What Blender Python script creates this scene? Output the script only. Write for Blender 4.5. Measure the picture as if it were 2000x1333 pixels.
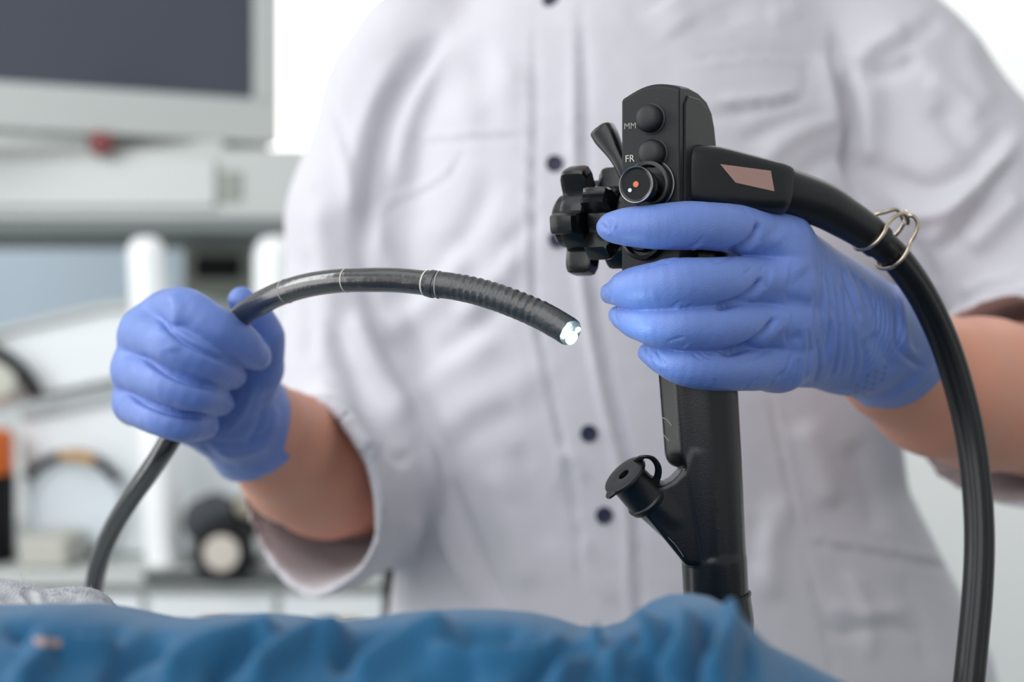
import bpy, bmesh, math, random
import numpy as np
from mathutils import Vector, Matrix, noise
from mathutils.bvhtree import BVHTree

# ------------------------------------------------------------------ clear, camera, world, lights, exposure
for o in list(bpy.data.objects):
    bpy.data.objects.remove(o, do_unlink=True)
sc = bpy.context.scene
COL = sc.collection
CAM_Z = 1.15
FL = 50.0
cam_d = bpy.data.cameras.new('camera')
cam = bpy.data.objects.new('camera', cam_d)
COL.objects.link(cam)
cam.location = (0, 0, CAM_Z)
cam.rotation_euler = (math.radians(90), 0, 0)
cam_d.lens = FL
cam_d.sensor_width = 36.0
cam_d.clip_start = 0.02
cam_d.clip_end = 60
cam_d.dof.use_dof = True
cam_d.dof.focus_distance = 0.572
cam_d.dof.aperture_fstop = 4.8
sc.camera = cam

sc.view_settings.view_transform = 'Standard'
sc.view_settings.look = 'None'
sc.view_settings.gamma = 1.0
sc.view_settings.use_curve_mapping = False
sc.view_settings.exposure = 0.0

w = bpy.data.worlds.new('daylight')
sc.world = w
w.use_nodes = True
bg = w.node_tree.nodes['Background']
bg.inputs[0].default_value = (0.94, 0.97, 1.0, 1)
bg.inputs[1].default_value = 0.56


def area(name, loc, target, size, power, color=(1, 1, 1), size_y=None):
    l = bpy.data.lights.new(name, 'AREA')
    l.energy = power
    l.color = color
    l.shape = 'RECTANGLE'
    l.size = size
    l.size_y = size_y or size
    o = bpy.data.objects.new(name, l)
    COL.objects.link(o)
    o.location = loc
    o.rotation_euler = (Vector(target) - Vector(loc)).to_track_quat('-Z', 'Y').to_euler()
    return o


area('front_fill', (-0.75, -0.7, 1.9), (-0.02, 0.88, 0.93), 1.6, 17, (0.99, 0.99, 1.0), 1.8)  # added soft fill from the camera side, no window built there
area('window_daylight', (-1.25, 0.55, 1.12), (-0.12, 0.82, 1.02), 0.9, 7, (1.0, 0.985, 0.975), 1.1)
area('ceiling_panel_light', (-0.5, 0.3, 2.4), (-0.1, 0.75, 1.1), 1.2, 2.5, (0.96, 0.98, 1.0), 0.8)
area('back_wall_wash', (1.2, 2.2, 2.6), (1.0, 3.1, 1.2), 1.2, 13, (1.0, 0.99, 0.97), 0.5)  # added wash to brighten the right of the back wall
area('back_right_light', (0.9, 2.7, 2.2), (0.2, 0.7, 1.2), 1.2, 4, (1.0, 0.95, 0.9), 1.2)  # warm area light from the right back, in front of solid wall
area('equipment_fill', (-1.5, 0.9, 2.0), (-0.75, 2.0, 0.95), 0.9, 14, (0.97, 0.99, 1.0), 0.9)  # added fill that lifts the background equipment, no ceiling fixture here


# ------------------------------------------------------------------ helpers
PXU = 36.0 / FL / 2000.0


def P(px, py, d):
    return Vector(((px - 1000) * PXU * d, d, CAM_Z + (666.5 - py) * PXU * d))


def proj(V):
    d = V[:, 1]
    return 1000 + V[:, 0] / (PXU * d), 666.5 - (V[:, 2] - CAM_Z) / (PXU * d)


def lin(c):
    if isinstance(c, str):
        c = [int(c[i:i + 2], 16) / 255 for i in (0, 2, 4)]
    return tuple((x / 12.92 if x <= 0.04045 else ((x + 0.055) / 1.055) ** 2.4) for x in c) + (1,)


def mat(name, color, rough=0.5, metal=0.0, var=0.0, var_scale=30.0, bump=0.0, bump_scale=400.0, spec=0.5,
        sss=0.0, coat=0.0, dust=None, dust_scale=300, dust_amt=0.0, sheen=0.0, emit=None, emit_s=0.0, trans=0.0):
    m = bpy.data.materials.new(name)
    m.use_nodes = True
    nt = m.node_tree
    b = nt.nodes['Principled BSDF']
    b.inputs['Base Color'].default_value = lin(color)
    b.inputs['Roughness'].default_value = rough
    b.inputs['Metallic'].default_value = metal
    b.inputs['Specular IOR Level'].default_value = spec
    b.inputs['Coat Weight'].default_value = coat
    b.inputs['Sheen Weight'].default_value = sheen
    b.inputs['Transmission Weight'].default_value = trans
    if sss:
        b.inputs['Subsurface Weight'].default_value = sss
        b.inputs['Subsurface Radius'].default_value = (0.012, 0.005, 0.003)
        b.inputs['Subsurface Scale'].default_value = 1.0
    if emit:
        b.inputs['Emission Color'].default_value = lin(emit)
        b.inputs['Emission Strength'].default_value = emit_s
    tc = nt.nodes.new('ShaderNodeTexCoord')
    out = None
    if var:
        n = nt.nodes.new('ShaderNodeTexNoise')
        n.inputs['Scale'].default_value = var_scale
        n.inputs['Detail'].default_value = 4
        nt.links.new(tc.outputs['Object'], n.inputs['Vector'])
        mr = nt.nodes.new('ShaderNodeMapRange')
        mr.inputs[3].default_value = 1 - var
        mr.inputs[4].default_value = 1 + var
        nt.links.new(n.outputs['Fac'], mr.inputs[0])
        mx = nt.nodes.new('ShaderNodeMix')
        mx.data_type = 'RGBA'
        mx.blend_type = 'MULTIPLY'
        mx.inputs[0].default_value = 1
        mx.inputs[6].default_value = lin(color)
        nt.links.new(mr.outputs[0], mx.inputs[7])
        nt.links.new(mx.outputs[2], b.inputs['Base Color'])
        out = mx.outputs[2]
    if dust:
        n = nt.nodes.new('ShaderNodeTexNoise')
        n.inputs['Scale'].default_value = dust_scale
        n.inputs['Detail'].default_value = 6
        n.inputs['Roughness'].default_value = 0.7
        nt.links.new(tc.outputs['Object'], n.inputs['Vector'])
        mr = nt.nodes.new('ShaderNodeMapRange')
        mr.inputs[1].default_value = 0.60
        mr.inputs[2].default_value = 0.75
        mr.inputs[4].default_value = dust_amt
        nt.links.new(n.outputs['Fac'], mr.inputs[0])
        mx = nt.nodes.new('ShaderNodeMix')
        mx.data_type = 'RGBA'
        nt.links.new(mr.outputs[0], mx.inputs[0])
        if out:
            nt.links.new(out, mx.inputs[6])
        else:
            mx.inputs[6].default_value = lin(color)
        mx.inputs[7].default_value = lin(dust)
        nt.links.new(mx.outputs[2], b.inputs['Base Color'])
    if bump:
        n = nt.nodes.new('ShaderNodeTexNoise')
        n.inputs['Scale'].default_value = bump_scale
        n.inputs['Detail'].default_value = 3
        nt.links.new(tc.outputs['Object'], n.inputs['Vector'])
        bp = nt.nodes.new('ShaderNodeBump')
        bp.inputs['Strength'].default_value = bump
        bp.inputs['Distance'].default_value = 0.001
        nt.links.new(n.outputs['Fac'], bp.inputs['Height'])
        nt.links.new(bp.outputs[0], b.inputs['Normal'])
    return m


def link(o, parent=None):
    COL.objects.link(o)
    if parent is not None:
        o.parent = parent
    return o


def root(name, loc, label, cat, group=None, kind=None):
    o = bpy.data.objects.new(name, None)
    o.empty_display_size = 0.05
    link(o)
    o.location = loc
    o['label'] = label
    o['category'] = cat
    if group:
        o['group'] = group
    if kind:
        o['kind'] = kind
    return o


def child_fix(o, parent):
    """geometry is given in world coordinates: keep it there under a moved parent"""
    if parent is not None:
        m = parent
        off = Vector((0, 0, 0))
        while m is not None:
            off += m.location
            m = m.parent
        if o.type == 'MESH':
            o.data.transform(Matrix.Translation(-off))


def mesh_obj(name, V, F, m, parent=None, smooth=True, label=None):
    me = bpy.data.meshes.new(name)
    if isinstance(F, np.ndarray):
        nv, nf, k = len(V), len(F), F.shape[1]
        me.vertices.add(nv)
        me.vertices.foreach_set('co', np.asarray(V, dtype=np.float32).ravel())
        me.loops.add(nf * k)
        me.loops.foreach_set('vertex_index', F.astype(np.int32).ravel())
        me.polygons.add(nf)
        me.polygons.foreach_set('loop_start', np.arange(0, nf * k, k, dtype=np.int32))
        me.update(calc_edges=True)
        me.validate()
    else:
        me.from_pydata([tuple(v) for v in V], [], [tuple(f) for f in F])
        me.update()
    if smooth:
        me.polygons.foreach_set('use_smooth', [True] * len(me.polygons))
    if m:
        me.materials.append(m)
    o = bpy.data.objects.new(name, me)
    link(o, parent)
    child_fix(o, parent)
    if label:
        o['label'] = label
    return o


def bm_obj(name, bm, m, parent=None, smooth=True, bevel=0.0, segs=2, label=None, auto=None):
    me = bpy.data.meshes.new(name)
    bmesh.ops.recalc_face_normals(bm, faces=bm.faces[:])
    bm.to_mesh(me)
    bm.free()
    if smooth:
        me.polygons.foreach_set('use_smooth', [True] * len(me.polygons))
    if m:
        me.materials.append(m)
    o = bpy.data.objects.new(name, me)
    link(o, parent)
    child_fix(o, parent)
    if bevel:
        b = o.modifiers.new('bevel', 'BEVEL')
        b.width = bevel
        b.segments = segs
        b.limit_method = 'ANGLE'
        b.angle_limit = math.radians(35)
        b.harden_normals = True
    elif smooth:
        try:
            me.set_sharp_from_angle(angle=math.radians(auto if auto else 45))
        except Exception:
            pass
    if label:
        o['label'] = label
    return o


def bm_box(bm, lo, hi, M=None):
    vs = []
    for x in (lo[0], hi[0]):
        for y in (lo[1], hi[1]):
            for z in (lo[2], hi[2]):
                v = Vector((x, y, z))
                vs.append(bm.verts.new(M @ v if M else v))
    for f in ((0, 1, 3, 2), (4, 6, 7, 5), (0, 4, 5, 1), (2, 3, 7, 6), (0, 2, 6, 4), (1, 5, 7, 3)):
        bm.faces.new([vs[i] for i in f])


def box(name, lo, hi, m, parent=None, M=None, bevel=0.002, label=None):
    bm = bmesh.new()
    bm_box(bm, lo, hi, M)
    return bm_obj(name, bm, m, parent, bevel=bevel, label=label)


def frame_of(axis, up=None):
    z = Vector(axis).normalized()
    up = Vector(up) if up is not None else (Vector((0, 0, 1)) if abs(z.z) < 0.9 else Vector((1, 0, 0)))
    x = up.cross(z).normalized()
    y = z.cross(x).normalized()
    return x, y, z


def lathe(name, profile, origin, axis, m, parent=None, n=48, label=None, auto=35, up=None, ring=False):
    """profile: list of (radius, height along the axis)"""
    x, y, z = frame_of(axis, up)
    o = Vector(origin)
    bm = bmesh.new()
    rings = []
    for r, h in profile:
        if r < 1e-6:
            rings.append([bm.verts.new(o + z * h)])
        else:
            rings.append([bm.verts.new(o + z * h + x * (r * math.cos(2 * math.pi * i / n)) + y * (r * math.sin(2 * math.pi * i / n))) for i in range(n)])
    if ring:
        rings.append(rings[0])
    for a, b in zip(rings[:-1], rings[1:]):
        for i in range(n):
            j = (i + 1) % n
            if len(a) == 1 and len(b) == 1:
                continue
            if len(a) == 1:
                bm.faces.new((a[0], b[i], b[j]))
            elif len(b) == 1:
                bm.faces.new((a[i], a[j], b[0]))
            else:
                bm.faces.new((a[i], a[j], b[j], b[i]))
    if len(rings[0]) > 1 and not ring:
        bm.faces.new(rings[0])
    if len(rings[-1]) > 1 and not ring:
        bm.faces.new(rings[-1])
    return bm_obj(name, bm, m, parent, label=label, auto=auto)


def catmull(pts, per=8):
    """pts: rows of any width; returns a dense row list"""
    A = np.array([list(p) for p in pts], dtype=float)
    A = np.vstack([2 * A[0] - A[1], A, 2 * A[-1] - A[-2]])
    out = []
    for i in range(1, len(A) - 2):
        p0, p1, p2, p3 = A[i - 1:i + 3]
        for s in range(per):
            t = s / per
            out.append(0.5 * ((2 * p1) + (-p0 + p2) * t + (2 * p0 - 5 * p1 + 4 * p2 - p3) * t * t + (-p0 + 3 * p1 - 3 * p2 + p3) * t ** 3))
    out.append(A[-2])
    return np.array(out)


def sweep_geo(path, ra, rb=None, n=24, expo=2.0, up=(0, -1, 0), cap=True):
    """sweep a (super)ellipse along path (Nx3). ra: half size across, rb: half size along 'up'."""
    path = np.asarray(path, float)
    N = len(path)
    ra = np.broadcast_to(np.asarray(ra, float), (N,))
    rb = ra if rb is None else np.broadcast_to(np.asarray(rb, float), (N,))
    T = np.gradient(path, axis=0)
    T /= np.linalg.norm(T, axis=1)[:, None]
    V = []
    u = np.array(up, float)
    for i in range(N):
        u2 = u - T[i] * np.dot(u, T[i])
        nrm = np.linalg.norm(u2)
        u2 = u2 / nrm
        u = u2                               # parallel transport
        s = np.cross(T[i], u2)
        for k in range(n):
            a = 2 * math.pi * k / n
            ca, sa = math.cos(a), math.sin(a)
            ex = 2.0 / expo
            cx = math.copysign(abs(ca) ** ex, ca)
            sx = math.copysign(abs(sa) ** ex, sa)
            V.append(path[i] + s * ra[i] * cx + u2 * rb[i] * sx)
    F = []
    for i in range(N - 1):
        for k in range(n):
            j = (k + 1) % n
            F.append((i * n + k, i * n + j, (i + 1) * n + j, (i + 1) * n + k))
    if cap:
        F.append(tuple(range(n))[::-1])
        F.append(tuple((N - 1) * n + k for k in range(n)))
    return V, F


def sweep(name, path, ra, rb, m, parent=None, n=24, expo=2.0, up=(0, -1, 0), label=None, auto=40):
    V, F = sweep_geo(path, ra, rb, n, expo, up)
    bm = bmesh.new()
    vs = [bm.verts.new(v) for v in V]
    for f in F:
        bm.faces.new([vs[i] for i in f])
    return bm_obj(name, bm, m, parent, label=label, auto=auto)


# ------------------------------------------------------------------ signed distance modelling
class Field:
    def __init__(s, lo, hi, h):
        s.lo = np.array(lo, float)
        s.h = h
        s.n = np.ceil((np.array(hi) - s.lo) / h).astype(int) + 1
        s.ax = [(s.lo[i] + h * np.arange(s.n[i])).astype(np.float32) for i in range(3)]
        s.D = np.full(tuple(s.n), 0.5, dtype=np.float32)

    def sub(s, lo, hi):
        sl = []
        for i in range(3):
            a = int(max(0, math.floor((lo[i] - s.lo[i]) / s.h)))
            b = int(min(s.n[i], math.ceil((hi[i] - s.lo[i]) / s.h) + 1))
            if b <= a:
                return None
            sl.append(slice(a, b))
        g = (s.ax[0][sl[0]][:, None, None], s.ax[1][sl[1]][None, :, None], s.ax[2][sl[2]][None, None, :])
        return tuple(sl), g

    def apply(s, fn, lo, hi, k=0.0, mode='add', margin=None):
        mg = (margin if margin is not None else max(k, 3 * s.h)) + 2 * s.h
        r = s.sub(np.array(lo) - mg, np.array(hi) + mg)
        if r is None:
            return
        sl, g = r
        d = fn(*g)
        a = s.D[sl]
        if mode == 'add':
            s.D[sl] = smin(a, d, k)
        else:
            s.D[sl] = -smin(-a, d, k)

    def cone(s, a, b, ra, rb, k=0.0, mode='add', sq=None):
        a = np.array(a, float)
        b = np.array(b, float)
        R = max(ra, rb)
        s.apply(lambda x, y, z: d_cone(x, y, z, a, b, ra, rb, sq), np.minimum(a, b) - R, np.maximum(a, b) + R, k, mode)

    def chain(s, pts, k=0.0, mode='add', kk=None, sq=None, dense=0):
        """pts: list of (Vector, r). joined hard inside its own field then blended"""
        if dense:
            q = catmull([list(p) + [r] for p, r in pts], dense)
            pts = [(Vector(row[:3]), float(row[3])) for row in q]
        A = [np.array(p, float) for p, r in pts]
        R = [r for p, r in pts]
        lo = np.min(A, axis=0) - max(R)
        hi = np.max(A, axis=0) + max(R)

        def fn(x, y, z):
            d = None
            for i in range(len(A) - 1):
                e = d_cone(x, y, z, A[i], A[i + 1], R[i], R[i + 1], sq)
                d = e if d is None else smin(d, e, kk or 0.0)
            return d
        s.apply(fn, lo, hi, k, mode)

    def ball(s, c, r, k=0.0, mode='add'):
        c = np.array(c, float)
        r3 = np.array(r, float) if hasattr(r, '__len__') else np.array([r] * 3, float)
        m = r3.min()
        s.apply(lambda x, y, z: (np.sqrt(((x - c[0]) / r3[0]) ** 2 + ((y - c[1]) / r3[1]) ** 2 + ((z - c[2]) / r3[2]) ** 2) - 1) * m, c - r3, c + r3, k, mode)

    def mesh(s, smooth=0):
        V, F = nets(s.D, s.lo, s.h)
        if smooth:
            V = relax(V, F, smooth)
        return V, F


def smin(a, b, k):
    if k <= 1e-9:
        return np.minimum(a, b)
    h = np.clip(0.5 + 0.5 * (b - a) / k, 0, 1)
    return b + (a - b) * h - k * h * (1 - h)


def d_cone(x, y, z, a, b, ra, rb, sq=None):
    ba = b - a
    L2 = max(float(ba @ ba), 1e-12)
    px, py, pz = x - a[0], y - a[1], z - a[2]
    t = np.clip((px * ba[0] + py * ba[1] + pz * ba[2]) / L2, 0, 1)
    qx, qy, qz = px - t * ba[0], py - t * ba[1], pz - t * ba[2]
    if sq is not None:
        n, f = sq
        dn = (qx * n[0] + qy * n[1] + qz * n[2]) * (f - 1)
        qx, qy, qz = qx + dn * n[0], qy + dn * n[1], qz + dn * n[2]
    return (np.sqrt(qx * qx + qy * qy + qz * qz) - (ra + (rb - ra) * t)).astype(np.float32)


def nets(D, lo, h):
    nx, ny, nz = D.shape
    I = D < 0
    c = np.zeros((nx - 1, ny - 1, nz - 1), np.int8)
    for a in (0, 1):
        for b in (0, 1):
            for d in (0, 1):
                c += I[a:nx - 1 + a, b:ny - 1 + b, d:nz - 1 + d]
    act = (c > 0) & (c < 8)
    cells = np.argwhere(act)
    idx = np.full(act.shape, -1, np.int32)
    idx[act] = np.arange(len(cells))
    pos = np.zeros((len(cells), 3))
    cnt = np.zeros(len(cells))
    corners = [(a, b, d) for a in (0, 1) for b in (0, 1) for d in (0, 1)]
    for i, A in enumerate(corners):
        for B in corners[i + 1:]:
            if sum(abs(p - q) for p, q in zip(A, B)) != 1:
                continue
            va = D[cells[:, 0] + A[0], cells[:, 1] + A[1], cells[:, 2] + A[2]]
            vb = D[cells[:, 0] + B[0], cells[:, 1] + B[1], cells[:, 2] + B[2]]
            x = (va < 0) != (vb < 0)
            t = np.where(x, va / np.where(x, va - vb, 1), 0)
            for q in range(3):
                pos[:, q] += np.where(x, A[q] + t * (B[q] - A[q]), 0)
            cnt += x
    V = (cells + pos / cnt[:, None]) * h + lo
    F = []
    for ax in range(3):
        s0 = [slice(None)] * 3
        s1 = [slice(None)] * 3
        s0[ax] = slice(0, -1)
        s1[ax] = slice(1, None)
        A, B = I[tuple(s0)], I[tuple(s1)]
        e = np.argwhere(A != B)
        o1, o2 = [(1, 2), (2, 0), (0, 1)][ax]
        ok = (e[:, o1] > 0) & (e[:, o2] > 0) & (e[:, o1] < D.shape[o1] - 1) & (e[:, o2] < D.shape[o2] - 1)
        e = e[ok]
        q = []
        for da, db in ((1, 1), (0, 1), (0, 0), (1, 0)):
            cc = e.copy()
            cc[:, o1] -= da
            cc[:, o2] -= db
            q.append(idx[cc[:, 0], cc[:, 1], cc[:, 2]])
        q = np.stack(q, 1)
        ins = A[e[:, 0], e[:, 1], e[:, 2]]
        q[~ins] = q[~ins][:, ::-1]
        F.append(q)
    return V, np.vstack(F)


def relax(V, F, it, lam=0.5):
    E = np.vstack([F[:, [0, 1]], F[:, [1, 2]], F[:, [2, 3]], F[:, [3, 0]]])
    n = len(V)
    deg = np.bincount(E.ravel(), minlength=n).astype(float)
    deg[deg == 0] = 1
    for _ in range(it):
        S = np.zeros_like(V)
        for q in range(3):
            S[:, q] = np.bincount(E[:, 0], V[E[:, 1], q], n) + np.bincount(E[:, 1], V[E[:, 0], q], n)
        V = V + lam * (S / deg[:, None] - V)
    return V


def normals(V, F):
    a = V[F[:, 2]] - V[F[:, 0]]
    b = V[F[:, 3]] - V[F[:, 1]]
    fn = np.cross(a, b)
    N = np.zeros_like(V)
    for q in range(3):
        for k in range(4):
            N[:, q] += np.bincount(F[:, k], fn[:, q], len(V))
    N /= np.maximum(np.linalg.norm(N, axis=1), 1e-12)[:, None]
    return N


def folds(V, N, lst, facing=0.05, prof='g'):
    """raise or sink the camera-side surface along creases. lst: (pixel polyline, width px, amplitude m)"""
    px, py = proj(V)
    to = np.array([0, 0, CAM_Z]) - V
    to /= np.linalg.norm(to, axis=1)[:, None]
    fc = np.clip((np.sum(N * to, axis=1) - facing) / 0.25, 0, 1)
    D = np.zeros(len(V))
    for pts, wd, amp in lst:
        pts = np.asarray(pts, float)
        if len(pts) > 2:
            pts = catmull(pts, 5)
        lo, hi = pts.min(0) - 3.2 * wd, pts.max(0) + 3.2 * wd
        m = (px > lo[0]) & (px < hi[0]) & (py > lo[1]) & (py < hi[1]) & (fc > 0)
        if not m.any():
            continue
        x, y = px[m], py[m]
        seg = np.linalg.norm(np.diff(pts, axis=0), axis=1)
        cum = np.concatenate([[0], np.cumsum(seg)])
        best = np.full(len(x), 1e9)
        par = np.zeros(len(x))
        for i in range(len(pts) - 1):
            ax_, ay_ = pts[i]
            bx, by = pts[i + 1] - pts[i]
            L2 = bx * bx + by * by + 1e-9
            t = np.clip(((x - ax_) * bx + (y - ay_) * by) / L2, 0, 1)
            d = np.hypot(x - ax_ - t * bx, y - ay_ - t * by)
            u = d < best
            best[u] = d[u]
            par[u] = (cum[i] + t[u] * seg[i]) / cum[-1]
        tap = np.clip(np.minimum(par, 1 - par) / 0.22 + 0.12, 0, 1)
        tap = tap * tap * (3 - 2 * tap)
        D[m] += amp * tap * np.exp(-(best / wd) ** 2)
    return D * fc


def vnoise(V, scale, seed=0.0):
    """cheap smooth value noise on many points"""
    Q = V * scale + seed
    i = np.floor(Q).astype(np.int64)
    f = Q - i
    f = f * f * (3 - 2 * f)

    def hsh(a, b, c):
        h = (a * 73856093) ^ (b * 19349663) ^ (c * 83492791)
        h = (h ^ (h >> 13)) * 1274126177 & 0x7fffffff
        return (h % 100003) / 100003.0
    r = 0
    for a in (0, 1):
        for b in (0, 1):
            for c in (0, 1):
                wgt = (f[:, 0] if a else 1 - f[:, 0]) * (f[:, 1] if b else 1 - f[:, 1]) * (f[:, 2] if c else 1 - f[:, 2])
                r = r + wgt * hsh(i[:, 0] + a, i[:, 1] + b, i[:, 2] + c)
    return r * 2 - 1


def sstep(a, b, x):
    t = np.clip((x - a) / (b - a), 0, 1)
    return t * t * (3 - 2 * t)


def bvh_of(o):
    me = o.data
    mw = Matrix.Translation(Vector((0, 0, 0)))
    off = Vector((0, 0, 0))
    p = o
    while p is not None:
        off += p.location
        p = p.parent
    return BVHTree.FromPolygons([v.co + off for v in me.vertices], [tuple(p.vertices) for p in me.polygons])


def hit(bvh, px, py):
    d = (P(px, py, 1.0) - Vector((0, 0, CAM_Z))).normalized()
    loc, nrm, i, dist = bvh.ray_cast(Vector((0, 0, CAM_Z)), d)
    return loc, nrm
# ------------------------------------------------------------------ materials
M_BLACK = mat('black_plastic', '0f1114', 0.45, spec=0.4, dust='6f747a', dust_scale=900, dust_amt=0.22, bump=0.12, bump_scale=2500)
M_GRIP = mat('grip_plastic', '090b0e', 0.25, dust='5a5f66', dust_scale=1200, dust_amt=0.25, bump=0.05, bump_scale=1500)
M_GLOSS = mat('glossy_black', '0f1113', 0.24, bump=0.04, bump_scale=900)
M_RUBBER = mat('black_rubber', '0b0c0e', 0.38, bump=0.08, bump_scale=1200)
M_DOME = mat('button_rubber', '131518', 0.5, bump=0.08, bump_scale=2500)
M_TUBE = mat('insertion_tube_black', '1d1e20', 0.24, spec=1.0, coat=0.6, bump=0.25, bump_scale=260, dust='8a8d90', dust_scale=420, dust_amt=0.25)
M_BEND = mat('bending_rubber', '343738', 0.33, spec=0.9, bump=0.35, bump_scale=300)
M_WHITE_MARK = mat('white_marking', 'c9c8bd', 0.5)
M_GREY_MARK = mat('worn_marking', '9b9a92', 0.6)
M_STEEL = mat('steel_wire', 'c9bba8', 0.25, metal=1.0)
M_RIM = mat('bright_rim', 'b9bcbc', 0.3, metal=1.0)
M_COPPER = mat('copper_label', 'b8948a', 0.3, metal=0.75, var=0.1, var_scale=90)
M_ORANGE = mat('orange_dot', 'd9704a', 0.45)
M_PALE = mat('pale_dot', 'd5e2e8', 0.45)
M_FACE = mat('valve_face', '101214', 0.55, spec=0.25)
M_HOUSE = mat('housing_plastic', '0a0c10', 0.3, bump=0.03, bump_scale=900)
M_LENS = mat('lit_lens', 'ffffff', 0.2, emit='c4f6ff', emit_s=25)


def glove_material():
    m = mat('nitrile_glove', '6b87cc', 0.42, sheen=0.08, var=0.05, var_scale=60, bump=0.22, bump_scale=1500, sss=0.0)
    nt = m.node_tree
    b = nt.nodes['Principled BSDF']
    # printed grey size marks near the cuff are stored on the vertices as real pigment
    at = nt.nodes.new('ShaderNodeAttribute')
    at.attribute_name = 'print'
    src = b.inputs['Base Color'].links[0].from_socket
    mx = nt.nodes.new('ShaderNodeMix')
    mx.data_type = 'RGBA'
    nt.links.new(at.outputs['Fac'], mx.inputs[0])
    nt.links.new(src, mx.inputs[6])
    mx.inputs[7].default_value = lin('47639f')
    nt.links.new(mx.outputs[2], b.inputs['Base Color'])
    return m


M_GLOVE = glove_material()
M_SKIN = mat('skin', 'db9a80', 0.5, var=0.05, var_scale=25, sss=0.25, bump=0.05, bump_scale=700)
M_COAT = mat('coat_cotton', 'cdccd2', 0.85, bump=0.12, bump_scale=900, sheen=0.1)
M_BUTTON = mat('navy_button', '1d2240', 0.45)
M_THREAD = mat('stitching', 'b9b8c6', 0.9)
M_PANTS = mat('trouser_cotton', 'cfd2d8', 0.9)
M_SHOE = mat('shoe_white', 'd8d8d8', 0.6)
M_HAIR = mat('hair_brown', '3a2a20', 0.6)
M_DRAPE = mat('blue_drape', '145a82', 0.85, var=0.06, var_scale=14, bump=0.2, bump_scale=700, sheen=0.15)
M_FLEECE = mat('grey_fleece', 'b4b5b8', 0.95, var=0.10, var_scale=420, bump=0.5, bump_scale=900)
# ------------------------------------------------------------------ the endoscope: one thing, held by both hands
scope = root('endoscope', P(1400, 1000, 0.60), 'black flexible endoscope with lit tip held in two blue gloves', 'endoscope')
# control head: a box turned about 30 degrees, its near vertical edge towards the camera
TH = math.radians(30)
U = Vector((math.cos(TH), -math.sin(TH), 0))      # across the front face, to the near edge
S = Vector((math.sin(TH), math.cos(TH), 0))       # into the depth of the head
Z = Vector((0, 0, 1))
NF = -S
C0 = P(1327, 170, 0.568)
W0 = 0.0256


def L(wd, s, z):
    return C0 + U * wd + S * s + Z * z


H0 = C0.z - P(1327, 529, 0.568).z
prof = [(0.0, -H0), (0.0, -0.0012), (0.0012, 0.0), (0.010, 0.0010), (0.020, 0.0004), (0.029, -0.0018), (0.0345, -0.0058), (0.0375, -0.0115),
        (0.0395, -0.019), (0.0425, -0.030), (0.0435, -0.05), (0.043, -H0 + 0.006), (0.036, -H0)]
bm = bmesh.new()
NS = 12
secs = []
for i in range(NS + 1):
    t = i / NS
    wd = -W0 * t
    bul = 0.0028 * math.sin(math.pi * min(1, t * 1.02)) - 0.0024 * t * t
    row = []
    for s, z in prof:
        f = 1.0 if z > -0.03 else 0.0
        row.append(bm.verts.new(L(wd, s, z + bul * f)))
    secs.append(row)
for a, b in zip(secs[:-1], secs[1:]):
    for i in range(len(prof)):
        j = (i + 1) % len(prof)
        bm.faces.new((a[i], a[j], b[j], b[i]))
bm.faces.new(secs[0])
bm.faces.new(secs[-1])
head = bm_obj('control_body', bm, M_BLACK, scope, bevel=0.0011, segs=3)
# raised side cover with its seam and round plug
cov = [(0.0042, -0.006), (0.0075, -0.0022), (0.020, -0.0018), (0.028, -0.0042), (0.033, -0.0088), (0.0362, -0.018), (0.0388, -0.030), (0.0395, -0.044), (0.0042, -0.048)]
bm = bmesh.new()
A = [bm.verts.new(L(0.0000, s, z)) for s, z in cov]
B = [bm.verts.new(L(0.0007, s + (0.0004 if s < 0.01 else -0.0004), z - 0.0004)) for s, z in cov]
bm.faces.new(A)
bm.faces.new(B)
for i in range(len(cov)):
    j = (i + 1) % len(cov)
    bm.faces.new((A[i], A[j], B[j], B[i]))
bm_obj('side_cover', bm, M_BLACK, scope, bevel=0.0003)
lathe('plug', [(0.0026, 0.0), (0.0026, 0.0008), (0.0021, 0.0011), (0.0018, 0.0007), (0, 0.0007)], L(0.0006, 0.0305, -0.0235), U, M_BLACK, scope, n=32)


def front(px, py, off=0.0):
    o = Vector((0, 0, CAM_Z))
    d = (P(px, py, 1) - o)
    t = (C0 + NF * off - o).dot(NF) / d.dot(NF)
    return o + d * t


def dome_button(px, py, r):
    c = front(px + 9, py)
    b = lathe('remote_button', [(r * 1.12, -0.0005), (r * 1.12, 0.0004), (r * 1.0, 0.0006), (r * 1.0, 0.0030), (r * 0.95, 0.0040), (r * 0.82, 0.0048), (r * 0.6, 0.0054), (r * 0.3, 0.0057), (0, 0.0058)], c, NF, M_DOME, scope, n=48, auto=60)
    return b


b1 = dome_button(1263, 233, 0.0056)
b2 = dome_button(1268, 301, 0.0056)
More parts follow.
